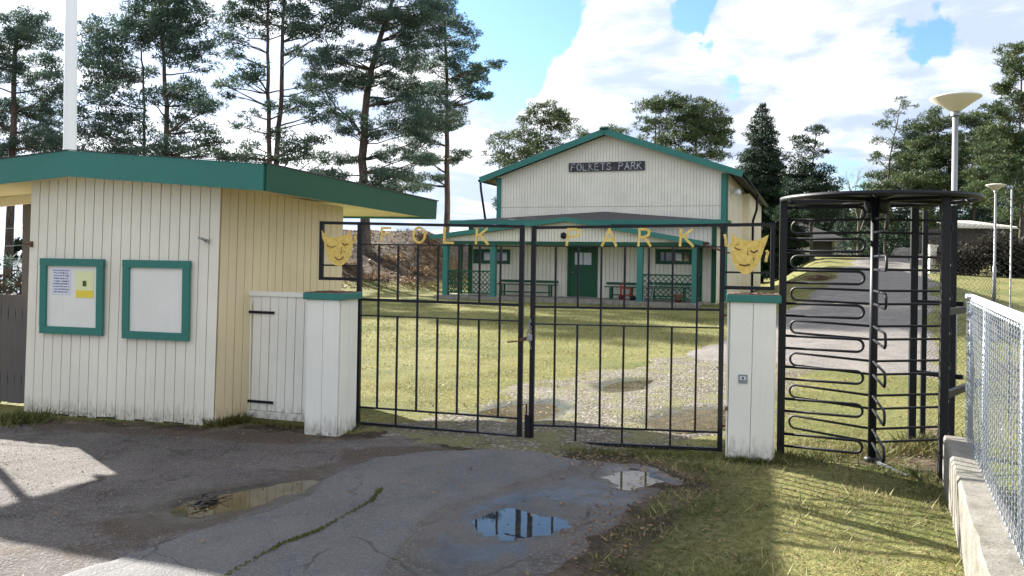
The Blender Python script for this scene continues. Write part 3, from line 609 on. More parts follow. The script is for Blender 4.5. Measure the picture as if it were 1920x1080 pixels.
# ---------------------------------------------------------------- pillars
ge = Vector((.96, -.278, 0)).normalized(); gf = Vector((.278, .96, 0)).normalized()
def pillar(base, wdt, dep, ztop, label, lean, nb):
    t = thing('gate_pillar', base+ge*wdt/2+gf*dep/2, label, 'pillar', 'pillars beside the double gate')
    b = MB(); c0 = base; c1 = base+ge*wdt; c2 = c1+gf*dep; c3 = base+gf*dep
    for p, q_, n_ in ((c0, c1, -gf), (c1, c2, ge), (c3, c2, gf), (c0, c3, -ge)):
        boards(b, p, q_, .0, ztop-.02, n_, wdt/nb, .004, .014, lean, lean, .001, .008)
    b.build('boarding', M['pillar_white'], t)
    b = MB(); b.box(base+ge*wdt/2+gf*dep/2+Vector((.0, 0, ztop/2-.02)), wdt-.01, dep-.01, ztop-.03, ge, gf); b.build('core', M['cream'], t)
    cc = base+ge*(wdt/2+lean)+gf*dep/2; h_ = .062
    b = MB(); b.box(cc+Vector((0, 0, ztop-h_/2+.02)), wdt+.075, dep+.075, h_, ge, gf); b.build('cap', M['green'], t, bevel=.004)
    b = MB(); b.box(cc+Vector((0, 0, ztop+.0225)), wdt+.05, dep+.05, .006, ge, gf)
    for k in range(26): a_ = cc+ge*rnd.uniform(-.15, .15)+gf*rnd.uniform(-.15, .15)+Vector((0, 0, ztop+.026)); b.box(a_, rnd.uniform(.02, .05), rnd.uniform(.004, .02), .006, Vector((rnd.uniform(-1, 1), rnd.uniform(-1, 1), 0)).normalized(), (0, 0, 1), (0, 1, 0)) if False else b.box(a_, rnd.uniform(.01, .04), rnd.uniform(.01, .03), .008)
    b.build('cap_litter', M['rust'], t)
    return t
PB = G(573, 814); PB.z = 0; PE = G(1363, 860); PE.z = 0
zpl = hit(600, 549, PB, ge)[1]-.02; zpr = hit(1410, 553, PE, ge)[1]-.02
pilL = pillar(PB, .325, .33, zpl, 'white boarded gate pillar with green cap beside the plank wicket', .01, 2)
pilR = pillar(PE, .36, .33, zpr, 'white boarded gate pillar with green cap beside the turnstile, carrying a small metal plate', .015, 2)
s, z = hit(1393, 710, PE, ge); b = MB(); c_ = PE+ge*s-gf*.018+Vector((0, 0, z)); b.box(c_, .072, .006, .072, ge, gf); pt = b.build('plate', M['plate'], pilR)
b = MB(); b.box(c_-gf*.004+Vector((0, 0, .008)), .05, .002, .03, ge, gf); b.build('plate_panel', M['paper'], pt); b = MB(); b.box(c_-gf*.0055+Vector((0, 0, .008)), .016, .002, .018, ge, gf); b.build('pictogram', M['ink'], pt)
b = MB(); b.box(PE+ge*-.012+gf*.0+Vector((0, 0, .42)), .02, .04, .03, ge, gf); b.build('bolt', M['rust'], pilR)

# ---------------------------------------------------------------- the double gate
STROKES = {'F': [((0, 0), (.06, .5), (.05, 1)), ((.05, 1), (.6, 1.0)), ((.05, .52), (.5, .54))],
 'O': [[(.35+.33*math.sin(k*math.pi/8), .5+.5*math.cos(k*math.pi/8)) for k in range(17)]],
 'L': [((.08, 1), (.05, .5), (.03, 0)), ((.03, 0), (.62, -.02))], 'K': [((.06, 1), (.05, .5), (.02, 0)), ((.62, 1.0), (.3, .68), (.06, .5)), ((.2, .58), (.45, .25), (.68, -.02))],
 'P': [((.0, 0), (.06, .5), (.06, 1)), ((.06, 1), (.45, 1.0), (.62, .9), (.6, .68), (.4, .55), (.08, .52))],
 'A': [((0, 0), (.18, .45), (.34, 1)), ((.34, 1), (.5, .5), (.66, 0)), ((.12, .35), (.58, .36))],
 'R': [((.0, 0), (.05, .5), (.05, 1)), ((.05, 1), (.42, 1.0), (.6, .88), (.55, .66), (.3, .52), (.06, .5)), ((.3, .52), (.5, .28), (.66, 0))],
 'E': [((.55, 1), (.08, .98), (.03, .5), (.05, 0), (.58, 0)), ((.05, .52), (.5, .52))], 'T': [((0, 1), (.66, 1)), ((.33, 1), (.33, 0))],
 'S': [((.6, .88), (.35, 1), (.08, .86), (.1, .62), (.35, .5), (.58, .38), (.6, .12), (.33, 0), (.04, .12))]}
def letter(ch, org, ux, uz, wd, ht, nrm, th, dep, mat, parent, name='letter'):
    b = MB()
    for k_, st in enumerate(STROKES[ch]):
        pts = [org+ux*(x*wd/.66)+uz*(z*ht)+nrm*(k_*.0004) for x, z in st]
        for i in range(len(pts)-1):
            e = (pts[i+1]-pts[i]).normalized()*th*.3; b.bar(pts[i]-e+nrm*i*.0001, pts[i+1]+e+nrm*i*.0001, dep, th, Vector(nrm).cross(e).normalized())
    return b.build(name, M[mat], parent)
GL0 = P(672, 793, 7.75); GLd = Vector((.965, -.263, 0)).normalized()
GL = Vector((GL0.x, GL0.y, 0)); gn = perp(GL, GL+GLd); Z3 = Vector((0, 0, 1))
def ghit(px, py): return hit(px, py, GL, GLd)
def leaf(h, e, pxext, rails, ext, ext_thin, letters, label, hingepx, masks):
    """h, e: (px top, px bottom) of the hinge and meeting stiles; rails: (y at hinge, y at meeting, thickness)"""
    sh = ghit(h, 600)[0]; se = ghit(e, 600)[0]; t = thing('gate_leaf', GL+GLd*sh, label, 'gate', 'leaves of the black iron double gate')
    rl = [(ghit(h, a)[1], ghit(e, c_)[1], th) for a, c_, th in rails]
    def zr_(i, s): k = (s-sh)/(se-sh); return rl[i][0]*(1-k)+rl[i][1]*k
    def q(s, z, o=0): return GL+GLd*s+gn*o+Vector((0, 0, z))
    b = MB()
    for s, wd2 in ((sh, .042), (se, .042)): b.box(q(s, (zr_(0, s)+zr_(5, s))/2), wd2, .04, zr_(0, s)-zr_(5, s)+.03, GLd, gn)
    sg = 1 if se > sh else -1; o1 = .021*sg
    for i in (0, 5): b.bar(q(sh+o1, zr_(i, sh)), q(se-o1, zr_(i, se)), .036, rails[i][2])
    b.build('frame', M['iron'], t)
    for i in (1, 2, 3, 4): b = MB(); b.bar(q(sh+o1, zr_(i, sh)), q(se-o1, zr_(i, se)), .022, rails[i][2]); b.build('rail', M['iron'], t)
    for k in range(1, 8):
        s = sh+(se-sh)*k/8+rnd.uniform(-.003, .003); b = MB(); r_ = .017; ln = rnd.uniform(-.006, .006)
        if k % 2: b.bar(q(s+ln, zr_(1, s)-.008, .004), q(s, zr_(4, s)+.006, .004), r_, r_, GLd)
        else:
            b.bar(q(s, zr_(1, s)-.008, .004), q(s, zr_(2, s)+.008, .004), r_, r_, GLd); b.bar(q(s, zr_(3, s)-.005, .004), q(s+ln, zr_(5, s)+.012, .004), r_, r_, GLd)
        b.build('bar', M['iron'], t)
    sx = ghit(pxext, 470)[0]; zb = ghit(pxext, ext)[1]; zt = ghit(pxext, ext_thin)[1]; z0 = zr_(0, sx)
    b = MB(); b.box(q(sx, (z0+zb)/2), .036, .036, z0-zb+.03, GLd, gn); b.bar(q(sx, z0), q(sh-o1, zr_(0, sh)), .034, .028); b.bar(q(sx, zb), q(sh-o1, zb), .034, .03); b.bar(q(sx, zt), q(sh-o1, zt), .012, .016); b.build('side_panel', M['iron'], t)
    for ch, px0, px1, y0, y1 in letters:
        s0, z1 = ghit(px0, y0); s1, z0 = ghit(px1, y1); letter(ch, q(s0, z0, .03), GLd, Z3, abs(s1-s0), z1-z0, gn, .021, .008, 'yellow', t)
    for py in hingepx:
        z = ghit(h, py)[1]; b = MB(); b.bar(q(sh, z, -.01), q(sh-sg*.075, z+.01, -.03), .02, .02); b.tube([q(sh-sg*.06, z-.05, -.03), q(sh-sg*.06, z+.06, -.03)], .012, 7); b.build('hinge', M['rust'], t)
    # theatre mask cut from sheet metal
    mp, eyes, mouth, extra = masks
    pts = [q(*ghit(x, y), .028) for x, y in mp]; b = MB()
    if (pts[1]-pts[0]).cross(pts[2]-pts[1]).dot(gn) < 0: pts = pts
    b.prism(pts, gn*.004); mk = b.build('mask', M['yellow'], t)
    for nm_, L_ in (('eye_line', eyes), ('mouth_line', mouth)):
        for st in L_:
            b = MB(); pp = [q(*ghit(x, y), .0345) for x, y in st[0]]
            for i in range(len(pp)-1): b.bar(pp[i], pp[i+1], .003, st[1], Z3)
            b.build(nm_, M['rust'], mk)
    for st in extra:
        b = MB(); pp = [q(*ghit(x, y), .022) for x, y in st]
        for i in range(len(pp)-1):
            e_ = (pp[i+1]-pp[i]).normalized()*.004; b.bar(pp[i]-e_, pp[i+1]+e_, .004, .022, gn.cross(e_).normalized())
        b.build('mask_ribbon', M['yellow'], t)
    return t, q, sh, se, zr_
maskL = ([(606, 432), (612, 440), (625, 445), (640, 444), (652, 440), (660, 431), (663, 445), (664, 462), (661, 478), (653, 491), (642, 499), (630, 497), (621, 489), (615, 474), (612, 458), (607, 446)],
 [([(616, 459), (621, 463), (627, 464), (632, 461)], .006), ([(645, 456), (649, 460), (655, 457)], .009), ([(644, 463), (643, 472), (642, 476)], .005), ([(646, 470), (651, 473)], .004)], [([(631, 482), (637, 487), (643, 486), (647, 481)], .009)], [[(669, 442), (667, 452), (660, 455)]])
maskR = ([(1374, 436), (1379, 444), (1393, 450), (1409, 452), (1424, 449), (1441, 440), (1438, 452), (1433, 464), (1428, 480), (1421, 495), (1412, 508), (1402, 514), (1391, 513), (1381, 504), (1374, 492), (1370, 476), (1370, 460), (1372, 447)],
 [([(1377, 464), (1382, 467), (1388, 468)], .009), ([(1407, 470), (1413, 474), (1421, 469)], .011), ([(1402, 470), (1401, 478), (1404, 479)], .004), ([(1412, 482), (1413, 489)], .009), ([(1380, 460), (1386, 457)], .003)], [([(1386, 496), (1396, 498), (1406, 496)], .012)], [[(1359, 440), (1361, 450), (1361, 460), (1369, 461)], [(1437, 470), (1440, 474), (1437, 482), (1436, 490)]])
leafL, qL, shL, seL, zL = leaf(673, 977, 603, [(419, 425, .026), (458, 462, .012), (561, 572, .026), (591, 602, .012), (763, 785, .016), (793, 819, .028)], 522, 497,
 [('F', 717, 736, 428, 452), ('O', 777, 798, 427, 455), ('L', 834, 853, 427, 455), ('K', 894, 916, 429, 457)], 'left iron gate leaf with yellow letters F, O, L, K and a smiling mask', (592, 771), maskL)
leafR, qR, shR, seR, zR = leaf(1353, 999, 1449, [(422, 427, .026), (463, 461, .012), (581, 575, .022), (615, 607, .012), (811, 797, .016), (843, 827, .028)], 541, 512,
 [('P', 1064, 1090, 430, 460), ('A', 1130, 1156, 430, 461), ('R', 1198, 1220, 430, 461), ('K', 1275, 1299, 430, 461)], 'right iron gate leaf with yellow letters P, A, R, K and a frowning mask', (592, 799), maskR)
b = MB(); z0 = ghit(990, 757)[1]; sB = ghit(988, 800)[0]
b.tube([qR(ghit(972, 760)[0], ghit(972, 760)[1], .02), qR(sB, z0, .03), qR(sB, -.03, .03)], .008, 6); b.box(qR(sB+.012, .12, .025), .05, .03, .20, GLd, gn); b.build('drop_bolt', M['iron'], leafR)
b = MB(); b.bar(qL(seL, ghit(980, 637)[1], .02), qL(seL+.10, ghit(980, 632)[1], .03), .02, .035); b.tube([qL(seL-.12, ghit(955, 641)[1], .03), qL(seL+.02, ghit(980, 638)[1], .03)], .007, 6); b.build('latch', M['rust'], leafL)
lk = thing('padlock', qR(seR-.02, ghit(995, 630)[1], .05), 'grey padlock and chain joining the two gate leaves', 'padlock')
c_ = qR(seR-.018, ghit(995, 632)[1], .045); b = MB(); b.box(c_, .05, .028, .062, GLd, gn); b.build('body', M['steel'], lk, bevel=.006)
b = MB(); b.tube([c_+Z3*.028-GLd*.016, c_+Z3*.06-GLd*.014, c_+Z3*.075, c_+Z3*.06+GLd*.014, c_+Z3*.028+GLd*.016], .005, 8); b.build('shackle', M['steel'], lk)
b = MB()
for k in range(7):
    cc = c_+Z3*(.075+.013*k*0)+Z3*.018*k*.8+GLd*(.010*math.sin(k*1.4)); u1 = GLd if k % 2 else gn
    b.tube([cc+u1*.007*math.cos(a)+Z3*.013*math.sin(a) for a in [j*math.pi/5 for j in range(11)]], .0032, 5, cap=False)
for k in range(4):
    cc = c_-Z3*(.035+.02*k)+GLd*.004*k; u1 = GLd if k % 2 else gn
    b.tube([cc+u1*.007*math.cos(a)+Z3*.013*math.sin(a) for a in [j*math.pi/5 for j in range(11)]], .0032, 5, cap=False)
b.build('chain', M['steel'], lk)

# ---------------------------------------------------------------- turnstile
TC = Vector((3.0, 6.62, 0))           # rotor shaft
lp = G(1463, 852); lp.z = 0
turn = thing('turnstile', TC, 'tall black full height turnstile with looped arms beside the right pillar', 'turnstile')
ztop = P(1467, 378, lp.y).z
def tpost(name, x, y, z0, z1, w_): b = MB(); b.box((x, y, (z0+z1)/2), w_, w_, z1-z0, ge, gf); return b.build(name, M['iron'], turn)
tpost('post', lp.x, lp.y, -.05, ztop, .06)
pr = P(1771, 600, 6.12); tpost('post', pr.x, pr.y, -.05, ztop, .058)
pb = P(1711, 700, 7.3); tpost('post', pb.x, pb.y, -.05, ztop, .06)
pb2 = P(1731, 700, 7.75); tpost('post', pb2.x, pb2.y, -.05, ztop, .045)
pb3 = P(1784, 700, 7.0); tpost('post', pb3.x, pb3.y, -.05, ztop, .05)
# canopy: flat disc with rim and spokes
cc = Vector((3.06, 6.72, ztop)); CR = .775
b = MB(); n_ = 72; ring = [cc+Vector((CR*math.cos(2*math.pi*k/n_), CR*math.sin(2*math.pi*k/n_), 0)) for k in range(n_)]
ring2 = [cc+(p-cc)*.955 for p in ring]; u = Vector((0, 0, .036))
vs = ring+[p+u for p in ring]+[p+u for p in ring2]+ring2; fs = []
for k in range(n_):
    j = (k+1) % n_
    for a_ in range(4): fs.append((a_*n_+k, a_*n_+j, ((a_+1) % 4)*n_+j, ((a_+1) % 4)*n_+k))
b.add(vs, fs, True); b.build('canopy_rim', M['iron'], turn)
b = MB()
for k in range(12):
    if k in (4,): continue
    a0 = 2*math.pi*k/12+.02; a1 = 2*math.pi*(k+1)/12-.02; r0, r1 = .10, CR*.95
    pts = [cc+Vector((r*math.cos(a_), r*math.sin(a_), .030)) for r, a_ in ((r0, a0), (r1, a0), (r1, (a0+a1)/2), (r1, a1), (r0, a1))]
    b.prism(pts, (0, 0, .006))
b.build('canopy_plate', M['iron'], turn)
b = MB()
for k in range(6):
    a_ = math.pi*k/3+.3; b.bar(cc+Vector((0, 0, .02)), cc+Vector((CR*.95*math.cos(a_), CR*.95*math.sin(a_), .02)), .03, .035)
b.lathe(cc, [(.0, -.10), (.09, -.10), (.10, -.02), (.10, .04), (0, .04)], 16); b.build('canopy_spokes', M['iron'], turn)
# rotor
rotor_b = MB(); rotor_b.tube([TC+Vector((0, 0, -.03)), TC+Vector((0, 0, ztop))], .033, 14); rotor_b.lathe(TC, [(.0, .0), (.06, .0), (.06, .04), (.035, .05)], 14)
rotor = rotor_b.build('rotor_shaft', M['iron'], turn)
def hairpin(b, o, d, z, r0, r1, hh, r=.0105, flip=False):
    pts = [o+d*r0+Z3*(z+hh), o+d*(r1-hh)+Z3*(z+hh)]
    for k in range(1, 8): a_ = math.pi/2-math.pi*k/8; pts.append(o+d*(r1-hh+hh*math.cos(a_))+Z3*(z+hh*math.sin(a_)))
    pts += [o+d*(r1-hh)+Z3*(z-hh), o+d*r0+Z3*(z-hh)]; b.tube(pts, r, 7)
levels = [P(1490, y_, 7.0).z for y_ in (425, 491, 552, 615, 677, 738, 797)]
for ang in (R(132), R(12), R(-108)):
    d = Vector((math.cos(ang), math.sin(ang), 0))
    for z in levels: b = MB(); hairpin(b, TC, d, z, .02, .74, .055); b.build('arm', M['iron'], turn)
b = MB(); b.bar(TC+Vector((0, 0, .02)), TC+Vector((.09, -.42, .0)), .03, .02); b.build('floor_stop', M['steel'], turn)
# fixed comb from the left post
cdv = (Vector((2.92, 6.58, 0))-lp).normalized(); cl = (Vector((2.90, 6.58, 0))-lp).length
for y_ in (400, 460, 521, 585, 648, 708, 770, 838):
    b = MB(); z = P(1600, y_, 6.6).z; hairpin(b, lp, cdv, z, .0, cl, .052, .0115); b.build('comb_loop', M['iron'], turn)
for z in (1.30, .66):
    b = MB(); b.bar((pb.x, pb.y, z), (pb3.x+.1, pb3.y, z), .04, .04); b.bar((pr.x, pr.y, z-.02), (pb3.x+.2, pb3.y-.1, z-.02), .04, .05); b.build('crossbar', M['iron'], turn)
# cage of dark mesh behind the right half
def chain_mesh(b, f3, W_, Hh, pitch, r, n=4, amp=.35, und=.004):
    """woven wires: f3(s, z, off) -> point"""
    nw = int(W_/pitch); nz2 = int(Hh/(pitch/2))
    for i in range(nw):
        s0 = (i+.5)*pitch; pts = []
        for k in range(nz2+1): sg = 1 if k % 2 else -1; pts.append(f3(s0+sg*(pitch/2+r*.8), k*pitch/2, und*sg*(1 if i % 2 else -1)))
        b.tube(pts, r, n, cap=False, sm=True)
cg = [Vector((pb2.x, pb2.y)), Vector((4.02, 7.45)), Vector((4.12, 7.0)), Vector((4.05, 6.6))]
seg = [(cg[i+1]-cg[i]).length for i in range(3)]
def fc(s, z, o):
    for i in range(3):
        if s <= seg[i] or i == 2: p = cg[i]+(cg[i+1]-cg[i]).normalized()*s; return Vector((p.x, p.y, .05+z))
        s -= seg[i]
b = MB(); chain_mesh(b, fc, sum(seg), 1.98, .062, .0024); b.build('cage_mesh', M['iron'], turn)

# ---------------------------------------------------------------- concrete wall with galvanised mesh fence
def Gz(px, py, z): return G(px, py, z)
WZ = .36
w0 = Gz(1772, 815, WZ); w1 = Gz(1850, 1055, WZ); wdir = (w0-w1); wdir.z = 0; wdir.normalize(); wnr = Vector((wdir.y, -wdir.x, 0))
if wnr.x < 0: wnr = -wnr
b = MB(); L_ = 5.2; nseg = 60; TH = .20; vs = []; prof = [(-.014, -.15), (-.012, WZ-.02), (.002, WZ), (TH-.02, WZ-.002), (TH, WZ-.02), (TH, -.15)]
for k in range(nseg+1):
    base = w0-wdir*(L_*k/nseg)
    for j, (o, z) in enumerate(prof):
        jt = .008*float(fbm(base.x*1., base.y*1., 5, 81+j, 4))*2; vs.append(Vector((base.x, base.y, 0))+wnr*(o+jt)+Z3*(z+jt*.7*(j > 0)))
fs = [(k*6+j, k*6+j+1, (k+1)*6+j+1, (k+1)*6+j) for k in range(nseg) for j in range(5)]+[(5, 4, 3, 2, 1, 0)]
b.add(vs, fs); b.build('low_wall', M['concrete'], origin=(w0.x, w0.y, 0), label='low weathered concrete wall under the galvanised mesh fence', cat='wall')
f0 = w0+wnr*.14-wdir*.02; f0.z = WZ
zrail = hit(1806, 551, f0, -wdir)[1]
fence = thing('mesh_fence', f0, 'galvanised chain link fence with white top rail on the low concrete wall', 'fence')
FL = 4.2
def ff(s, z, o): return f0-wdir*s+wnr*o+Z3*z
b = MB(); b.tube([ff(-.02, zrail-WZ, 0), ff(FL, zrail-WZ, 0)], .0245, 12); b.build('top_rail', M['galv_white'], fence)
for s_ in (.02, 1.02, 2.6): b = MB(); b.tube([ff(s_, -.01, .02), ff(s_, zrail-WZ-.03, .02)], .019, 10); b.build('post', M['galv'], fence)
b = MB(); chain_mesh(b, lambda s, z, o: ff(s+.02, z+.015, o-.012), FL-.1, zrail-WZ-.03, .046, .0024, 5); b.build('chain_mesh', M['wire'], fence)
b = MB(); b.tube([ff(0, .03, -.012), ff(FL, .03, -.012)], .002, 5); b.build('line_wire', M['galv'], fence)
# taller chain link fence farther back
h0 = P(1850, 500, 8.6); h1 = P(1990, 500, 8.2); hd = (h1-h0); hd.z = 0; hl = hd.length; hd.normalize()
tf = thing('tall_fence', (h0.x, h0.y, 0), 'tall thin wire fence at the right edge behind the turnstile', 'fence')
b = MB(); chain_mesh(b, lambda s, z, o: Vector((h0.x, h0.y, .05))+hd*s+Z3*z, hl, 2.35, .085, .0016, 3); b.build('wire_mesh', M['lamp_grey'], tf)
for s_ in (.22, ): b = MB(); b.tube([Vector((h0.x, h0.y, -.05))+hd*s_, Vector((h0.x, h0.y, 2.45))+hd*s_], .009, 6); b.build('post', M['lamp_grey'], tf)

# ---------------------------------------------------------------- lamps and flagpole
def lamp(px, py_top, D, label, shade_px, base_z, r):
    c = P(px, py_top, D); zt = c.z; t = thing('park_lamp', (c.x, c.y, base_z), label, 'lamp', 'park lamps with cone shades')
    sr = shade_px/2/F*D; hh = sr*.62
    b = MB(); b.tube([(c.x, c.y, base_z-.1), (c.x, c.y, base_z+1.1), (c.x, c.y, base_z+1.12), (c.x, c.y, zt-hh)], [r*1.45, r*1.45, r, r*.9], 14); b.build('pole', M['lamp_grey'], t)
    b = MB(); q = Vector((c.x, c.y, zt)); b.lathe(q, [(r*1.2, -hh), (sr*.22, -hh*.93), (sr*.6, -hh*.46), (sr*.98, -.012), (sr, 0), (sr*.97, .012), (sr*.6, .035), (0, .045)], 32); b.build('shade', M['lamp_shade'], t)
    b = MB(); b.lathe(q, [(r*1.5, -hh-.05), (r*1.5, -hh+.01), (0, -hh+.01)], 14); b.build('collar', M['lamp_grey'], t)
lamp(1792, 183, 10.5, 'near grey park lamp with wide cone shade rising above the turnstile', 88, 0, .038)
bz = float(hgt(P(1868, 500, 25).x, 25)); lamp(1867, 347, 25, 'far grey park lamp with small cone shade on the right lawn', 34, bz, .036)
b = MB(); fp = P(131, 300, 11.6); ft = P(136, -300, 11.6); b.tube([(fp.x, fp.y, -.1), (fp.x, fp.y, fp.z), ft], [.092, .088, .075], 18); b.build('flagpole', M['flag_white'], origin=(fp.x, fp.y, 0), label='tall white flagpole standing behind the ticket kiosk', cat='flagpole')
# grey board fence left of the kiosk
fa = Vector((KA.x-.02, KA.y+.25, 0)); fb = P(-420, 600, 9.6); fb.z = 0; bf = thing('board_fence', fa, 'weathered grey board fence running left from the kiosk', 'fence')
zt = hit(25, 552, fa, (fb-fa).normalized())[1]
b = MB(); boards(b, fb, fa, .02, lambda s: zt+rnd.uniform(-.012, .012), perp(fa, fb), .095, .012, .02, botj=.02); b.build('fence_boards', M['greywood'], bf)
b = MB(); n_ = perp(fa, fb)
for z in (.3, zt-.2): b.bar(fa-n_*.02+Z3*z, fb-n_*.02+Z3*z, .04, .07)
b.build('fence_rail', M['greywood'], bf)
# wires above the board fence
wf = thing('wire_fence', (fa.x, fa.y+1.2, 0), 'thin strands of wire strung between trunks at the left edge', 'fence')
for z_, z2 in ((1.92, 1.90), (1.72, 1.64), (1.55, 1.66)):
    b = MB(); a_ = P(52, 450, 9.4); c_ = P(-200, 450, 9.8); b.tube([(a_.x, a_.y, z_), ((a_.x+c_.x)/2, (a_.y+c_.y)/2, (z_+z2)/2-.03), (c_.x, c_.y, z2)], .004, 4); b.build('wire', M['galv'], wf)

# ---------------------------------------------------------------- the park hall
O = P(1360, 480, 31); O.z = 0
ha = Vector((-.937, .35, 0)).normalized(); hb = Vector((-.35, -.937, 0)).normalized()
def H(s, o, z): return O+ha*s+hb*o+Z3*z
def hp(px, py, off): return hit(px, py, O+hb*off, ha)
hall = thing('park_hall', H(4.7, 0, 0), 'large cream gabled hall with green trim and a low porch beyond the gate', 'hall')
HW = hp(932, 400, 0)[0]; ze = hp(1360, 322, 0)[1]; zrg = hp(1138, 252, 0)[1]; HD = 17.
gz = lambda s: ze+(zrg-ze)*(1-abs(s-HW/2)/(HW/2))
zseam = hp(1250, 387, 0)[1]
b = MB(); boards(b, H(HW, 0, 0), H(0, 0, 0), zseam+.02, lambda s: gz(s)-.02, hb, .125, .011, .013, botj=0); b.build('gable_wall', M['house_cream'], hall)
b = MB(); boards(b, H(HW, 0, 0), H(0, 0, 0), .2, zseam, hb, .125, .011, .010, botj=0); b.build('lower_wall', M['house_cream'], hall)
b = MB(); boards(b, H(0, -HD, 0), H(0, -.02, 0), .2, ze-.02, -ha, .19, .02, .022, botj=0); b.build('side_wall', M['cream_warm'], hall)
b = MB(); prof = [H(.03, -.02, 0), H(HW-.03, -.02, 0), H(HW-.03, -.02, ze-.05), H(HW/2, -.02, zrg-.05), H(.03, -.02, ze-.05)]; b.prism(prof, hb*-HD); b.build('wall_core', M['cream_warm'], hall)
# side projection (a shallow box with its own wall part way along)
b = MB(); b.hexa([H(.0, -7.6, .1), H(-.35, -7.6, .1), H(-.35, -17.1, .1), H(0, -17.1, .1), H(0, -7.6, ze-.25), H(-.35, -7.6, ze-.25), H(-.35, -17.1, ze-.25), H(0, -17.1, ze-.25)]); b.build('side_bay', M['cream_warm'], hall)
# roof slabs
ov = .62; fo = .42; slope = (zrg-ze)/(HW/2); th = .14
for sg in (-1, 1):
    e_s = -ov if sg < 0 else HW+ov; z_e = ze-slope*ov
    b = MB(); q = [H(HW/2, fo, zrg+.02), H(e_s, fo, z_e+.02), H(e_s, -HD-.4, z_e+.02), H(HW/2, -HD-.4, zrg+.02)]
    if sg > 0: q = q[::-1]
    b.hexa([p for p in q][::-1]+[p+Z3*th for p in q][::-1]); b.build('roof_slope', M['felt'], hall)
    b = MB(); b.bar(H(HW/2, fo+.018, zrg+.06), H(e_s-.02*sg*-1, fo+.018, z_e+.06), .036, .24, Z3); b.build('rake_board', M['green'], hall)
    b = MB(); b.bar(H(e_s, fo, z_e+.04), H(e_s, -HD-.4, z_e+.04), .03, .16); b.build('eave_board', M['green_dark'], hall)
    b = MB(); g_ = e_s+.06*sg*(1); b.tube([H(g_, fo, z_e+.03), H(g_, -HD-.4, z_e)], .06, 8); b.build('gutter', M['iron'], hall)
b = MB(); b.box(H(HW/2, fo-.1, zrg+.18), .34, .5, .05, ha, hb); b.bar(H(HW/2, fo, zrg+.16), H(HW/2, -HD, zrg+.16), .3, .06); b.build('ridge_cap', M['green_dark'], hall)
for s_ in (.09, HW-.09): b = MB(); b.box(H(s_, .035, ze/2+.0), .20, .05, ze-.12, ha, hb); b.build('corner_board', M['green'], hall)
b = MB(); b.box(H(-.035, -.12, ze/2-.02), .05, .22, ze-.2, ha, hb); b.build('corner_board', M['green'], hall)
# rain pipes
b = MB(); pl_ = hp(905, 327, .3); b.tube([H(HW+ov+.05, .3, ze-slope*ov), H(HW+ov+.02, .3, ze-slope*ov-.35), H(HW+.35, .3, 2.9)], .05, 8); b.build('rain_pipe', M['iron'], hall)
b = MB(); b.tube([H(-ov-.05, -8.2, ze-slope*ov), H(-ov+.0, -8.3, ze-1.0), H(-.45, -8.5, ze-1.5), H(-.45, -8.5, .1)], .06, 8); b.build('rain_pipe', M['iron'], hall)
b = MB(); q = H(-.25, -1.6, hp(1378, 360, -1.6)[1]); b.lathe(q, [(0, -.16), (.16, -.10), (.18, 0), (.12, .12), (0, .15)], 16); b.bar(q+ha*.25+Z3*.15, q+Z3*.15, .03, .03); b.build('wall_lamp', M['galv_white'], hall)
# entrance block with hipped felt roof
EO = 1.6; ES0, ES1 = hp(1343, 500, EO)[0], hp(879, 500, EO)[0]
zv = hp(1300, 425, EO)[1]
b = MB(); boards(b, H(ES1, EO, 0), H(ES0, EO, 0), .12, zv, hb, .16, .014, .02, botj=0); b.build('entrance_wall', M['house_cream'], hall)
b = MB(); q = [H(ES0+.02, 0, .0), H(ES0+.02, EO-.01, .0), H(ES1-.02, EO-.01, .0), H(ES1-.02, 0, .0)]; b.hexa([p for p in q]+[p+Z3*zv for p in q]); b.build('entrance_core', M['cream_warm'], hall)
for s_ in (ES0+.08, ES1-.08): b = MB(); b.box(H(s_, EO+.04, zv/2+.05), .17, .05, zv-.1, ha, hb); b.build('corner_board', M['green_dark'], hall)
zev = hp(1360, 413, EO+.35)[1]; sP = hp(1138, 397, 0.05)[0]; zP = hp(1138, 397, .05)[1]
q = [H(ES0-.35, EO+.35, zev), H(ES1+.75, EO+.35, zev), H(ES1+.75, .05, zev+.05), H(ES0-.35, .05, zev+.05), H(sP, .05, zP), H(sP, .6, zP-.03)]
b = MB(); b.add(q, [(0, 1, 5), (1, 2, 4, 5), (3, 0, 5, 4), (3, 2, 1, 0), (2, 3, 4)]); b.build('entrance_roof', M['felt'], hall)
b = MB(); b.bar(H(ES0-.37, EO+.37, zev-.06), H(ES1+.77, EO+.37, zev-.06), .03, .18); b.build('fascia', M['green'], hall)
for s_ in (ES0-.37, ES1+.77): b = MB(); b.bar(H(s_, EO+.35, zev-.06), H(s_, .05, zev-.03), .03, .18); b.build('fascia', M['green_dark'], hall)
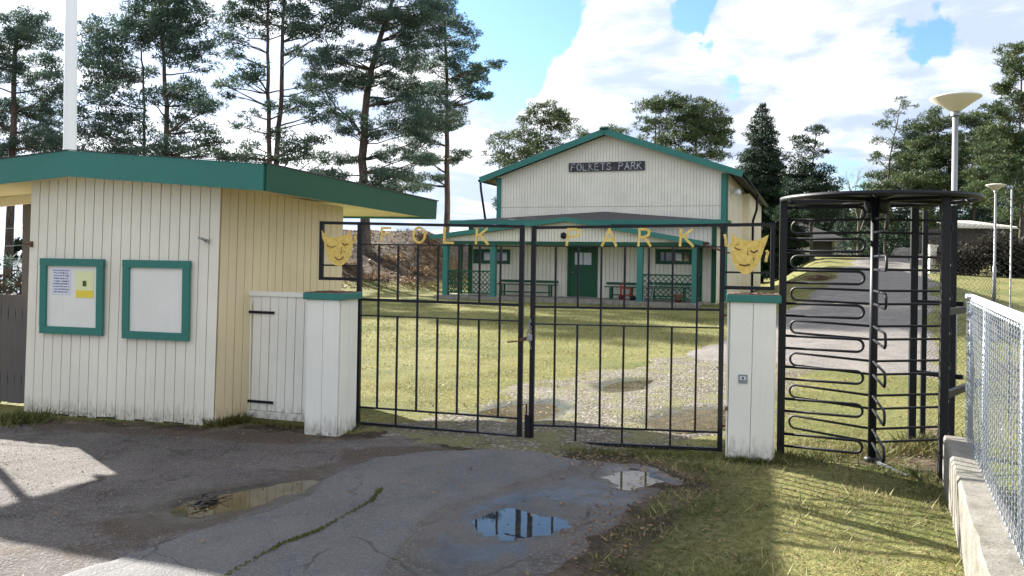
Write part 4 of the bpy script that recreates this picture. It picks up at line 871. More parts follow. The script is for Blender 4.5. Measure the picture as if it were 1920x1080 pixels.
# door
d0, d1 = hp(1120, 500, EO+.03)[0], hp(1065, 500, EO+.03)[0]; zd = hp(1090, 466, EO+.03)[1]
b = MB(); b.box(H((d0+d1)/2, EO+.035, .16+(zd-.16)/2), d1-d0-.16, .05, zd-.16, ha, hb); door = b.build('door', M['green_dark'], hall)
b = MB()
for s_ in (d0+.04, d1-.04): b.box(H(s_, EO+.05, .16+(zd-.12)/2), .10, .09, zd-.12, ha, hb)
b.box(H((d0+d1)/2, EO+.052, zd+.06), d1-d0+.06, .09, .11, ha, hb); b.build('door_frame', M['green_dark'], hall)
a0, zz1 = hp(1110, 474, EO+.06); a1, zz0 = hp(1077, 496, EO+.06)
b = MB(); mid = (a0+a1)/2; hw_ = (a1-a0)/2
for s_ in (mid-hw_/2, mid+hw_/2): b.box(H(s_, EO+.065, (zz0+zz1)/2), hw_-.04, .01, zz1-zz0, ha, hb)
b.build('pane', M['pane_white'], door); b = MB(); b.tube([H(d1-.16, EO+.07, 1.1), H(d1-.16, EO+.14, 1.1), H(d1-.28, EO+.14, 1.1)], .014, 6); b.build('handle', M['steel'], door)
# windows
for (x0, x1, y0, y1) in ((888, 956, 467, 495), (1230, 1298, 467, 496)):
    s1_, z1_ = hp(x0, y0, EO+.04); s0_, z0_ = hp(x1, y1, EO+.04); cs, cz = (s0_+s1_)/2, (z0_+z1_)/2; W_, H_ = s1_-s0_, z1_-z0_
    b = MB(); fw = .12
    b.box(H(cs, EO+.045, z1_-fw/2), W_, .06, fw, ha, hb); b.box(H(cs, EO+.045, z0_+fw/2), W_, .06, fw, ha, hb)
    b.box(H(s0_+fw/2, EO+.045, cz), fw, .06, H_-2*fw, ha, hb); b.box(H(s1_-fw/2, EO+.045, cz), fw, .06, H_-2*fw, ha, hb)
    for k in (1, 2, 3): b.box(H(s0_+W_*k/4, EO+.045, cz), .05, .04, H_-2*fw, ha, hb)
    wn_ = b.build('window', M['green_dark'], hall)
    b = MB(); b.box(H(cs, EO+.025, cz), W_-.2, .01, H_-.2, ha, hb); b.build('pane', M['glass'], wn_)
    for k in (0, 2) if x0 < 1000 else (1,):
        b = MB(); b.box(H(s0_+W_*(k+.5)/4, EO+.031, cz-.02), W_/4-.14, .004, H_-.32, ha, hb); b.build('curtain', M['pane_white'], wn_)
# porch
PO = 3.35
psl = [hp(x, 520, PO)[0] for x in (1303, 1200, 925, 836)]; zpk_ = hp(1062, 407, PO+.25)[1]; sPk = hp(1062, 407, PO+.25)[0]; er, zer = hp(1318, 452, PO+.25); el_, zel = hp(806, 441, PO+.25)
zbm = hp(1100, 460, PO)[1]
b = MB(); b.hexa([H(er-.0+.2, EO+.02, 0), H(er+.2, PO+.35, 0), H(el_-.25, PO+.35, 0), H(el_-.25, EO+.02, 0), H(er+.2, EO+.02, .14), H(er+.2, PO+.35, .14), H(el_-.25, PO+.35, .14), H(el_-.25, EO+.02, .14)]); b.build('porch_floor', M['concrete'], hall)
for i, s_ in enumerate(psl):
    b = MB(); b.box(H(s_, PO, .14+(zbm-.14)/2), .21, .21, zbm-.14, ha, hb); b.build('porch_post', M['green'], hall)
for s_ in (psl[0], psl[3]): b = MB(); b.box(H(s_, PO-1.4, .14+(zbm-.14)/2), .14, .14, zbm-.14, ha, hb); b.build('porch_post', M['green_dark'], hall)
b = MB(); b.bar(H(psl[0]-.1, PO, zbm+.06), H(psl[3]+.1, PO, zbm+.06), .18, .13); b.bar(H(psl[0], PO-.1, zbm+.05), H(psl[0], EO+.03, zbm+.05), .12, .12); b.bar(H(psl[3], PO-.1, zbm+.05), H(psl[3], EO+.03, zbm+.05), .12, .12); b.build('beam', M['green_dark'], hall)
def pz(s): return zpk_-.16+( (zer-zpk_)*(sPk-s)/(sPk-er) if s < sPk else (zel-zpk_)*(s-sPk)/(el_-sPk))
b = MB(); boards(b, H(psl[3]+.1, PO, 0), H(psl[0]-.1, PO, 0), zbm+.13, lambda s: max(zbm+.14, pz(psl[3]+.1-s)), hb, .12, .012, .02, botj=0); b.build('porch_gable', M['house_cream'], hall)
for e_s, z_e in ((er, zer), (el_, zel)):
    b = MB(); q = [H(sPk, PO+.25, zpk_-.05), H(e_s, PO+.25, z_e-.05), H(e_s, EO-.2, z_e-.05), H(sPk, EO-.2, zpk_-.05)]
    if e_s > sPk: q = q[::-1]
    b.hexa(q[::-1]+[p+Z3*.05 for p in q][::-1]); b.build('porch_roof', M['felt'], hall)
    b = MB(); b.bar(H(sPk, PO+.265, zpk_-.08), H(e_s, PO+.265, z_e-.08), .03, .17); b.build('porch_fascia', M['green'], hall)
b = MB(); q = [H(psl[0], EO+.03, zbm+.12), H(psl[0], PO-.12, zbm+.12), H(psl[3], PO-.12, zbm+.12), H(psl[3], EO+.03, zbm+.12)]; b.prism(q, (0, 0, .02)); b.build('porch_ceiling', M['house_cream'], hall)
# tiled lean-to corner at the right end of the porch
b = MB(); q = [H(er+.15, PO-.1, zer-.12), H(er-.75, PO-.6, zer-.42), H(er-.75, EO+.1, zer-.42), H(er+.15, EO+.1, zer-.12)]; b.prism(q, (0, 0, .06)); b.build('side_roof', M['rust'], hall)
# lattice balustrades
def lattice(sa, sb, oa, ob):
    z0, z1 = .26, hp(1250, 516, PO)[1]; A = H(sa, oa, 0); B = H(sb, ob, 0); L = (B-A).length; d = (B-A).normalized(); nn = d.cross(Z3)
    b = MB(); b.bar(A+Z3*z1, B+Z3*z1, .06, .06); b.bar(A+Z3*z0, B+Z3*z0, .05, .05); b.bar(A+Z3*(z0+(z1-z0)*.42), B+Z3*(z0+(z1-z0)*.42), .03, .03)
    hh = z1-z0; st = .19
    for sg in (1, -1):
        k = -hh
        while k < L:
            u0 = max(k, 0); u1 = min(k+hh, L)
            if u1 > u0:
                za, zb_ = (u0-k, u1-k)
                if sg < 0: za, zb_ = hh-za, hh-zb_
                b.bar(A+d*u0+Z3*(z0+za)+nn*.006*sg, B*0+A+d*u1+Z3*(z0+zb_)+nn*.006*sg, .010, .028, Z3.cross(nn))
            k += st
    b.build('lattice', M['green_dark'], hall)
lattice(psl[0]+.1, psl[1]-.1, PO, PO); lattice(psl[2]+.1, psl[3]-.1, PO, PO); lattice(psl[3], psl[3], PO-.1, PO-1.35); lattice(psl[0], psl[0], PO-.1, PO-1.35)
b = MB(); q = H(hp(1057, 440, PO+.03)[0], PO+.06, hp(1057, 440, PO+.03)[1]); b.lathe(q, [(0, -.16), (.09, -.13), (.11, 0), (.07, .07), (0, .09)], 12); b.box(q+hb*-.03+Z3*.05, .08, .08, .06, ha, hb); b.build('porch_lamp', M['iron'], hall)
# name sign: black board, worn pale letters
s1_, zt_ = hp(1067, 306, .04); s0_, zb_ = hp(1209, 319, .04)
sg_ = thing('name_sign', H((s0_+s1_)/2, .06, zb_), 'black sign board reading FOLKETS PARK on the hall gable', 'sign')
b = MB(); b.box(H((s0_+s1_)/2, .05, (zt_+zb_)/2), s1_-s0_, .05, zt_-zb_, ha, hb); b.build('board', M['sign_black'], sg_)
txt = 'FOLKETS PARK'; cw = (s1_-s0_-.16)/len(txt); hh = (zt_-zb_)*.74
for i, ch in enumerate(txt):
    if ch != ' ': letter(ch, H(s1_-.10-i*cw, .0785, zb_+(zt_-zb_)*.13), -ha, Z3, cw*.72, hh, hb, .030, .008, 'sign_letter', sg_)
# things on the porch
def bench(sa, sb, o, label, hgt_=.46):
    t = thing('porch_bench', H((sa+sb)/2, o, .14), label, 'bench', 'green benches on the porch')
    b = MB()
    for k in range(3): b.bar(H(sa, o-.13+.13*k, .14+hgt_), H(sb, o-.13+.13*k, .14+hgt_), .11, .035)
    b.build('seat', M['green_dark'], t)
    b = MB(); b.bar(H(sa, o-.24, .14+hgt_+.12), H(sb, o-.24, .14+hgt_+.12), .03, .10); b.build('backrest', M['green_dark'], t)
    for s_ in (sa+.25, sb-.25):
        for oo in (-.15, .15): b = MB(); b.box(H(s_, o+oo, .14+hgt_/2-.01), .06, .06, hgt_-.03, ha, hb); b.build('leg', M['green_dark'], t)
        b = MB() if s_ == sa+.25 else b
    b = MB(); b.bar(H(sa+.25, o, .30), H(sb-.25, o, .30), .04, .05); b.build('stretcher', M['green_dark'], t)
bench(hp(1043, 560, EO+.6)[0], hp(932, 560, EO+.6)[0], EO+.6, 'long green bench on the porch left of the door')
bench(hp(1196, 560, EO+.6)[0], hp(1134, 560, EO+.6)[0], EO+.6, 'shorter green bench on the porch right of the door')
bench(hp(1296, 560, EO+.7)[0], hp(1212, 560, EO+.7)[0], EO+.7, 'green bench behind the right lattice of the porch', .5)
b = MB(); q = H(hp(1164, 560, EO+1.1)[0], EO+1.1, .14); b.tube([q+Z3*.0, q+Z3*.55, q+Z3*.62+ha*-.12], .03, 7); b.tube([q+Z3*.45, q-ha*.35+Z3*.42, q-ha*.45+Z3*.12], .03, 7); b.tube([q+Z3*.18, q-ha*.45+Z3*.16], .025, 7)
tr = thing('tricycle', q, 'small red tricycle parked on the porch beside the door bench', 'tricycle'); b.build('frame', M['red'], tr)
for dd in (Vector((0, 0, .09)), -ha*.45+Z3*.09+hb*.12, -ha*.45+Z3*.09-hb*.12):
    b = MB(); c_ = q+dd; b.tube([c_-hb*.02, c_+hb*.02], .09, 12); b.build('wheel', M['iron'], tr)
b = MB(); q = H(hp(1272, 560, EO+1.3)[0], EO+1.3, .14); b.lathe(q, [(0, 0), (.12, 0), (.16, .26), (.13, .26), (.12, .2), (0, .2)], 16); b.build('flower_pot', M['red'], origin=q, label='low red pot on the porch behind the right lattice', cat='pot')
b = MB(); q = H(hp(1222, 560, PO+.25)[0], PO+.25, .14); b.bar(q, q+ha*-.1+Z3*.95, .02, .02); b.bar(q+ha*.3, q+ha*.18+Z3*.95, .02, .02)
for k in range(4): b.bar(q+ha*(-.02*k)+Z3*(.15+.22*k), q+ha*(.28-.03*k)+Z3*(.15+.22*k), .03, .02)
b.build('step_ladder', M['steel'], origin=q, label='grey step ladder leaning by the right porch post', cat='ladder')

# ---------------------------------------------------------------- outbuildings and far things
def groundz(x, y): return float(hgt(x, y))
Db = 92; bL = P(1452, 470, Db); bR = P(1566, 470, Db-3); z0b = P(1500, 479, Db).z-.3
ob = thing('outbuilding', (bL.x+4, bL.y, z0b), 'low cream outbuilding with a dark hipped roof far beyond the turnstile', 'building')
def FB(px, py, dd=0): return P(px, py, Db+dd)
def face_box(px0, py0, px1, py1, d0, d1, name, mat, par): # a block seen between two pixels, with real depth
    a = FB(px0, py1, d0); c = FB(px1, py0, d0); b = MB(); b.hexa([Vector((a.x, a.y, a.z)), Vector((c.x, a.y, a.z)), Vector((c.x, Db+d1, a.z)), Vector((a.x, Db+d1, a.z)), Vector((a.x, a.y, c.z)), Vector((c.x, a.y, c.z)), Vector((c.x, Db+d1, c.z)), Vector((a.x, Db+d1, c.z))]); return b.build(name, M[mat], par)
face_box(1425, 452, 1520, 482, 0, 8, 'wall', 'house_cream', ob); face_box(1520, 451, 1564, 482, .6, 8, 'door', 'greywood', ob); face_box(1564, 451, 1578, 482, -.1, 8, 'pillar', 'house_cream', ob); face_box(1578, 463, 1612, 482, 0, 1, 'side_wall', 'house_cream', ob)
e0 = FB(1418, 452, -1.2); e1 = FB(1600, 452, -1.2); r0 = FB(1470, 415, 4); r1 = FB(1500, 417, 4); b = MB()
q = [e0, e1, Vector((e1.x, Db+10, e1.z)), Vector((e0.x, Db+10, e0.z)), r0, r1]; b.add(q, [(0, 1, 5, 4), (1, 2, 5), (2, 3, 4, 5), (3, 0, 4), (3, 2, 1, 0)]); b.build('roof', M['felt'], ob)
hx = P(1802, 470, 46); hx1 = P(1990, 470, 46); zh = groundz(hx.x, 46)
sh = thing('long_shed', (hx.x, 52, zh), 'long low shed with a pale flat roof behind the right hedge', 'shed')
a = P(1780, 428, 54); c = P(1900, 412, 54); b = MB(); b.hexa([Vector((a.x, 54, a.z-2)), Vector((c.x, 54, a.z-2)), Vector((c.x, 58, a.z-2)), Vector((a.x, 58, a.z-2)), Vector((a.x, 54, a.z)), Vector((c.x, 54, a.z)), Vector((c.x, 58, a.z)), Vector((a.x, 58, a.z))]); b.build('wall', M['bark_dark'], sh)
b = MB(); q = [Vector((a.x-.4, 53.4, a.z)), Vector((c.x+.2, 53.4, a.z)), Vector((c.x-.6, 58, c.z)), Vector((a.x+1.2, 58, c.z))]; b.prism(q, (0, 0, .12)); b.build('roof', M['lamp_shade'], sh)
# low kerb wall and a rough bench at the right
a = P(1884, 552, 17); c = P(1990, 552, 17); zc = groundz(a.x, 17); b = MB(); b.box(((a.x+c.x)/2, 17, zc+.12), c.x-a.x, .4, .32); b.build('kerb_wall', M['concrete'], origin=(a.x, 17, zc), label='low dark kerb wall on the right lawn behind the mesh fence', cat='wall')
a = P(1850, 533, 16.5); zc = groundz(a.x, 16.5); b = MB(); b.box((a.x, 16.5, zc+.45), .55, .3, .05); b.box((a.x-.2, 16.5, zc+.2), .06, .25, .46); b.box((a.x+.2, 16.5, zc+.2), .06, .25, .46); b.build('garden_bench', M['greywood'], origin=(a.x, 16.5, zc), label='small weathered wooden bench by the far park lamp', cat='bench')
a = P(1747, 455, 40); zc = groundz(a.x, 40); b = MB(); b.box((a.x, 40, zc+.6), .35, .35, 1.5); b.box((a.x, 40, zc+1.38), .45, .45, .08); b.build('stone_post', M['house_cream'], origin=(a.x, 40, zc), label='pale square post at the end of the hedge beside the road', cat='post')
for k, (px, D_) in enumerate(((1700, 58), (1718, 56), (1690, 60), (1730, 52))):
    a = P(px, 470, D_); zc = groundz(a.x, D_); b = MB(); r = rnd.uniform(.5, .9)
    prof = [(0, -.1), (r, 0), (r*.9, r*.5), (r*.5, r*.8), (0, r*.85)]; b.lathe((a.x, D_, zc), prof, 9, False)
    for v_ in b.v: v_ += Vector((rnd.uniform(-.12, .12), rnd.uniform(-.12, .12), rnd.uniform(-.08, .08)))
    tag(b.build('boulder', M['concrete'], origin=(a.x, D_, zc)), 'pale boulder on the verge at the far bend of the road, '+('middle one', 'third from the left', 'leftmost one', 'rightmost one')[k], 'boulder', 'boulders beside the road')

# ---------------------------------------------------------------- trees
def needles(name, pads, mat, parent, size, dens, flat=.5, seed=0, up=.25):
    """pads: (centre xyz, rx, ry, rz). Needle tufts gathered in small clumps through each pad"""
    rg = np.random.default_rng(seed+100); Vs = []; vals = []
    for (c, rx, ry, rz) in pads:
        vol = (rx*ry*rz)**(1/3); nc = max(5, int(7+17*(rx*ry)**.8)); pv = rg.uniform(.2, .8)
        u = rg.normal(size=(nc, 3)); u /= np.linalg.norm(u, axis=1)[:, None]; u *= rg.uniform(.35, 1, (nc, 1))**.6
        cc = np.array(c)+u*np.array([rx, ry, rz]); cr = rg.uniform(.16, .38, nc)*max(.6, min(1.4, vol))
        for k in range(nc):
            m_ = max(12, int(dens*cr[k]**2*13/size**2)); w_ = rg.normal(size=(m_, 3)); w_ /= np.linalg.norm(w_, axis=1)[:, None]; w_ *= rg.uniform(.1, 1, (m_, 1))**.5
            p = cc[k]+w_*np.array([1.25, 1.25, flat])*cr[k]
            d = w_+rg.normal(scale=.5, size=(m_, 3))+np.array([0, 0, up]); d /= np.linalg.norm(d, axis=1)[:, None]
            e = np.cross(d, rg.normal(size=(m_, 3))); e /= np.linalg.norm(e, axis=1)[:, None]
            s = size*rg.uniform(.6, 1.4, (m_, 1)); Vs.append(np.stack([p-e*s*.17, p+e*s*.17, p+d*s+e*s*.10, p+d*s-e*s*.10], 1).reshape(-1, 3))
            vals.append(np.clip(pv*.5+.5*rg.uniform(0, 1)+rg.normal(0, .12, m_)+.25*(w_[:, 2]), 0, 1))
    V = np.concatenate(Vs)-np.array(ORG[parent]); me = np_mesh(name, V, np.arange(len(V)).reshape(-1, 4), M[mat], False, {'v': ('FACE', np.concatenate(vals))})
    return link(name, me, parent)
def limb(b, p, q, r0, r1, sag=.15, n=5, nside=5):
    d = q-p; pts = []; off = Vector((rnd.uniform(-1, 1), rnd.uniform(-1, 1), rnd.uniform(-.3, 1)))*d.length*sag*.5
    for k in range(n+1): t = k/n; pts.append(p+d*t+off*math.sin(math.pi*t)+Vector((0, 0, -d.length*sag*.3*math.sin(math.pi*t)))+Vector((rnd.uniform(-1, 1), rnd.uniform(-1, 1), rnd.uniform(-1, 1)))*d.length*.02*(0 < k < n))
    b.tube(pts, [r0+(r1-r0)*k/n for k in range(n+1)], nside, cap=False); return pts
NT_ = [0]
def tree(kind, label, D, trunks, pads, mat='pine_blue', bark='bark', size=.098, dens=1., dr=1.2, group=None, widths=None, cat='pine tree', extra_limbs=4, padscale=1.22, fill=.75):
    """trunks and pads are read off the photograph at the tree's own distance D, pads get a depth of their own"""
    NT_[0] += 1; seed = NT_[0]; rnd.seed(seed*13)
    t0 = P(trunks[0][0][0], trunks[0][0][1], D); gz_ = float(hgt(t0.x, D)); t = thing(kind, (t0.x, D, gz_), label, cat, group)
    ts = []; b = MB()
    for ti, tp in enumerate(trunks):
        wpx = (widths or [16])[min(ti, len(widths or [16])-1)]; pts = [P(x, y, D+(.3*ti)) for x, y in tp]
        if pts[0].z > gz_: pts = [Vector((pts[0].x, pts[0].y, gz_-.2))]+pts
        else: pts[0].z = min(pts[0].z, gz_-.2)
        r0 = wpx*.82/2/F*D; n = len(pts); rs = [max(.03, r0*(1-.78*k/(n-1))) for k in range(n)]; rs[0] = r0*1.12
        fine_ = []; fr = []
        for k in range(n-1):
            for j in range(4): tt = j/4; fine_.append(pts[k].lerp(pts[k+1], tt)+Vector((rnd.gauss(0, .02), rnd.gauss(0, .02), 0))); fr.append(rs[k]*(1-tt)+rs[k+1]*tt)
        fine_.append(pts[-1]); fr.append(rs[-1]); b.tube(fine_, fr, 9, cap=False); ts += list(zip(fine_, fr))
    b.build('trunk', M[bark], t)
    lb = MB(); P3 = []; pads = list(pads)+[(x+rnd.uniform(-.7, .7)*rx, y+rnd.uniform(-.9, 1.1)*ry, rx*rnd.uniform(.6, .95), ry*rnd.uniform(.7, 1)) for (x, y, rx, ry) in pads if rnd.random() < fill]
    for (x, y, rx, ry) in pads:
        dd = rnd.uniform(-1, 1)*dr*(1.2+rx/F*D*.5); c = P(x, y, D); k_ = (D+dd)/D; c = P(x, y, D+dd)
        RX = rx/F*D*padscale; RZ = ry/F*D*padscale; P3.append((tuple(c), RX, RX*.75, RZ))
        hd_ = math.hypot(c.x-t0.x, dd); cand = [(abs((q.z-(c.z-.28*math.hypot(c.x-q.x, c.y-q.y)))) + .25*abs(c.x-q.x), q, r) for q, r in ts if r > .02]
        _, q, r = min(cand, key=lambda e: e[0]); pts = limb(lb, q, c, min(r*.45, .02+.018*(c-q).length), .014)
        for j in range(extra_limbs):
            e = c+Vector((rnd.uniform(-1, 1)*RX, rnd.uniform(-1, 1)*RX*.7, rnd.uniform(-.5, 1)*RZ)); limb(lb, pts[-2 if j % 2 else -3], e, .014, .006, .2, 3, 4)
    lb.build('branches', M[bark], t)
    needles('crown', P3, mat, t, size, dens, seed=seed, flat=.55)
    return t
g1 = 'pines behind the ticket kiosk'
tree('pine_tree', 'tall pine at the left photo edge, its trunk seen left of the kiosk', 56, [[(14, 540), (20, 380), (25, 250), (28, 100), (36, 45)]],
 [(40, 42, 38, 16), (20, 75, 38, 18), (72, 72, 38, 16), (8, 118, 30, 18), (75, 125, 40, 22), (98, 160, 34, 22), (35, 150, 26, 16), (62, 200, 42, 24), (98, 218, 30, 24), (18, 228, 34, 24), (70, 262, 46, 22), (15, 285, 26, 16), (104, 278, 24, 16), (-40, 120, 50, 30), (-50, 210, 50, 30), (-30, 280, 40, 20)], widths=[24], group=g1, size=.14, dens=1.0)
tree('pine_tree', 'slender pine just right of the flagpole behind the kiosk', 43, [[(272, 420), (270, 300), (270, 230), (268, 130), (262, 60)]],
 [(205, 52, 40, 16), (165, 58, 26, 16), (222, 85, 42, 18), (188, 105, 36, 16), (245, 130, 40, 20), (190, 138, 36, 18), (172, 172, 30, 16), (218, 178, 42, 18), (182, 208, 36, 16), (232, 218, 38, 18), (168, 242, 30, 16), (215, 255, 42, 18), (178, 282, 34, 16), (245, 275, 34, 16), (150, 300, 30, 14), (210, 295, 40, 14)], widths=[11], group=g1, size=.14)
tree('pine_tree', 'bushy tall pine with one straight trunk above the middle of the kiosk', 41, [[(315, 430), (313, 300), (312, 200), (308, 120), (303, 60), (298, 0)]],
 [(290, 8, 56, 14), (340, 15, 46, 15), (262, 36, 44, 15), (330, 45, 50, 16), (372, 25, 26, 14), (290, 70, 46, 17), (350, 78, 40, 16), (378, 100, 30, 14), (330, 108, 36, 18), (385, 126, 26, 11), (342, 160, 26, 12), (348, 178, 38, 14), (390, 200, 28, 13), (362, 202, 36, 15), (335, 232, 34, 15), (385, 242, 28, 11), (404, 266, 22, 9), (350, 272, 44, 13), (310, 285, 50, 12), (392, 288, 34, 9), (282, 190, 26, 14), (278, 250, 30, 14), (415, 292, 20, 6), (300, -20, 60, 14)], widths=[17], group=g1, size=.14)
tree('pine_tree', 'double trunked pine rising behind the right end of the kiosk roof', 43, [[(505, 430), (505, 300), (503, 200), (502, 100), (503, 0), (505, -40)], [(516, 430), (519, 295), (527, 180), (530, 80), (533, -40), (534, -60)]],
 [(438, 22, 34, 14), (418, 50, 26, 15), (462, 38, 32, 13), (430, 78, 28, 12), (470, 132, 26, 13), (452, 148, 24, 12), (425, 158, 20, 6), (484, 128, 20, 16), (430, 180, 12, 5), (580, 45, 42, 15), (605, 18, 42, 18), (560, 58, 32, 12), (612, 62, 32, 12), (560, -24, 60, 20), (480, -24, 60, 18), (470, 216, 20, 9), (460, 240, 28, 8), (545, 200, 34, 13), (562, 190, 26, 10), (592, 226, 24, 9), (560, 275, 34, 11), (548, 290, 30, 9), (590, 300, 34, 9), (622, 290, 26, 8), (470, 272, 16, 7), (455, 292, 22, 6), (640, 30, 20, 12), (445, 100, 20, 8), (500, 30, 30, 14), (560, 100, 24, 8), (490, 60, 26, 10), (545, 20, 26, 12), (480, 300, 30, 8), (530, 250, 28, 9), (600, 262, 24, 8), (570, 160, 18, 6)], widths=[15, 17], group=g1, size=.14, dens=.9)
tree('pine_tree', 'leaning pine with reddish trunk and wide crown on the bank left of the hall', 40, [[(690, 520), (684, 410), (680, 300), (685, 200), (697, 130), (715, 60), (735, 0), (740, -30)], [(684, 270), (660, 225), (630, 200), (610, 170)]],
 [(620, 112, 40, 13), (590, 116, 24, 12), (642, 100, 38, 13), (602, 142, 34, 13), (652, 150, 38, 15), (612, 168, 38, 13), (682, 150, 34, 15), (740, 150, 42, 18), (700, 100, 34, 15), (760, 108, 38, 17), (790, 72, 38, 17), (730, 42, 50, 17), (680, 30, 42, 17), (640, 5, 42, 14), (780, 20, 50, 17), (820, 5, 32, 12), (832, 50, 24, 13), (742, 190, 42, 17), (798, 180, 42, 17), (770, 222, 42, 15), (818, 230, 34, 14), (720, 242, 38, 14), (640, 216, 32, 11), (602, 200, 24, 9), (652, 242, 28, 8), (780, 262, 38, 13), (740, 292, 34, 13), (722, 332, 42, 12), (760, 350, 38, 10), (702, 352, 42, 10), (632, 326, 28, 5), (790, 302, 24, 9), (690, -28, 70, 20), (770, -28, 56, 18), (600, 320, 24, 6), (650, 300, 24, 6)], widths=[25, 9], mat='pine_blue', dens=1.15, fill=1.)
tree('pine_tree', 'straight dark trunked pine standing just left of the hall', 43, [[(836, 470), (838, 400), (838, 300), (838, 200), (836, 100), (835, 45)]],
 [(820, 30, 26, 12), (850, 42, 30, 13), (862, 72, 30, 13), (810, 75, 30, 14), (877, 88, 20, 8), (850, 115, 34, 14), (800, 120, 34, 14), (882, 132, 28, 9), (912, 126, 24, 7), (896, 150, 26, 8), (860, 150, 34, 13), (902, 180, 16, 6), (877, 172, 28, 9), (810, 165, 34, 14), (850, 202, 24, 10), (800, 212, 34, 12), (790, 250, 34, 12), (862, 226, 16, 8), (830, 240, 24, 9), (780, 292, 32, 9), (800, 302, 28, 8), (862, 286, 15, 6), (768, 336, 24, 6), (805, 332, 24, 6), (852, 302, 20, 6)], widths=[19], mat='pine_blue', dens=1.15, fill=1.)
g2 = 'pines behind the hall roof'
tree('pine_tree', 'round crowned pine behind the left roof slope of the hall', 60, [[(1006, 420), (1005, 330), (1008, 280), (1020, 210)]],
 [(1025, 207, 32, 13), (1003, 232, 28, 15), (1046, 232, 28, 16), (985, 260, 28, 15), (1030, 265, 32, 15), (1058, 216, 12, 9), (1005, 290, 30, 12), (1040, 290, 24, 10)], widths=[9], size=.145, dens=.9, group=g2, mat='pine_green')
tree('pine_tree', 'low spreading pine at the left eave of the hall', 58, [[(945, 420), (948, 330), (946, 270)]], [(940, 264, 26, 10), (924, 288, 18, 11), (960, 284, 28, 11), (935, 305, 24, 8), (965, 305, 24, 8), (936, 380, 8, 14)], widths=[7], size=.145, dens=.8, group=g2, mat='pine_green')
tree('pine_tree', 'small pine top peeping over the ridge of the hall', 70, [[(1150, 400), (1150, 260)], [(1080, 400), (1080, 270)]], [(1150, 243, 22, 6), (1168, 248, 14, 5), (1080, 252, 18, 6), (1095, 256, 12, 4)], widths=[6], size=.145, dens=.8, group=g2, mat='pine_green')
tree('pine_tree', 'yellow green pine behind the right roof slope of the hall', 58, [[(1225, 400), (1226, 300), (1230, 200)]], [(1225, 200, 30, 11), (1250, 190, 30, 12), (1212, 232, 24, 12), (1242, 240, 26, 12), (1222, 268, 28, 11), (1250, 265, 20, 10)], widths=[8], size=.145, dens=.95, group=g2, mat='pine_green')
tree('pine_tree', 'broad dark pine behind the right roof slope of the hall', 56, [[(1306, 400), (1305, 310), (1303, 200)]], [(1290, 196, 34, 11), (1320, 205, 34, 13), (1346, 230, 28, 12), (1290, 230, 38, 14), (1272, 260, 32, 12), (1320, 260, 38, 12), (1348, 265, 28, 9), (1300, 288, 44, 11), (1343, 293, 26, 7), (1362, 246, 14, 3), (1265, 285, 26, 10), (1330, 235, 30, 12)], widths=[11], size=.145, dens=1., group=g2, mat='pine_green')
# spruces: tiers of drooping boughs
def spruce(label, px, py_top, py_base, halfw, D, mat='spruce_dark', group=None, seedx=0, kind='spruce_tree', ragged=.25, dens=1.):
    NT_[0] += 1; rnd.seed(NT_[0]*17); top = P(px, py_top, D); gz_ = float(hgt(top.x, D)); t = thing(kind, (top.x, D, gz_), label, 'spruce tree', group)
    zb = min(P(px, py_base, D).z, gz_+1.); hw = halfw/F*D; Ht = top.z-gz_; b = MB(); b.tube([(top.x, D, gz_-.2), (top.x, D, gz_+Ht*.5), (top.x, D, top.z)], [.02*Ht, .012*Ht, .02], 7, cap=False); b.build('trunk', M['bark_dark'], t)
    pads = []; z = top.z; step = .42; k = 0; lb = MB()
    while z > zb:
        f_ = (top.z-z)/(top.z-zb); rr = hw*(f_**.66)*rnd.uniform(1-ragged, 1.1)+.12; n_ = max(2, int(2.6*rr*2/.9))
        for j in range(n_):
            a_ = 6.28*j/n_+k*1.1+rnd.uniform(-.3, .3); r_ = rr*rnd.uniform(.72, 1.1); e = Vector((top.x+math.cos(a_)*r_, D+math.sin(a_)*r_, z-r_*.22+rnd.uniform(-.1, .1)))
            m_ = Vector((top.x, D, z)).lerp(e, .68); pads.append((tuple(m_), max(.2, r_*.42), max(.2, r_*.42), .20+.05*r_))
            if rnd.random() < .5: limb(lb, Vector((top.x, D, z)), e, .03, .01, .05, 2, 4)
        z -= step*(1+.5*f_); k += 1
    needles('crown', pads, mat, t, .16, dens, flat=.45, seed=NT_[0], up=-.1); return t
spruce('dark pointed spruce at the right corner of the hall', 1430, 197, 430, 92, 66, dens=.9)
tree('pine_tree', 'narrow crooked dark tree right of the pointed spruce', 62, [[(1522, 440), (1520, 330), (1532, 245)]], [(1530, 244, 20, 8), (1512, 270, 24, 10), (1500, 296, 24, 10), (1532, 282, 20, 8), (1490, 322, 28, 12), (1525, 322, 34, 13), (1540, 346, 34, 13), (1500, 350, 42, 12), (1515, 385, 44, 14), (1480, 400, 40, 14)], widths=[8], size=.145, mat='spruce_dark')
g3 = 'pines at the edge of the wood right of the hall'
tree('pine_tree', 'sparse light pine with an airy top above the turnstile', 70, [[(1660, 440), (1663, 370), (1668, 300), (1680, 240), (1690, 188)]], [(1690, 188, 12, 5), (1702, 198, 14, 5), (1673, 214, 16, 6), (1660, 234, 17, 6), (1690, 240, 17, 6), (1655, 264, 20, 7), (1690, 270, 20, 7), (1650, 300, 20, 7), (1702, 300, 24, 8), (1662, 330, 28, 8), (1690, 345, 32, 8), (1642, 290, 9, 6), (1645, 350, 30, 8), (1670, 370, 40, 10)], widths=[6], size=.145, dens=.8, group=g3, mat='pine_green', fill=.5)
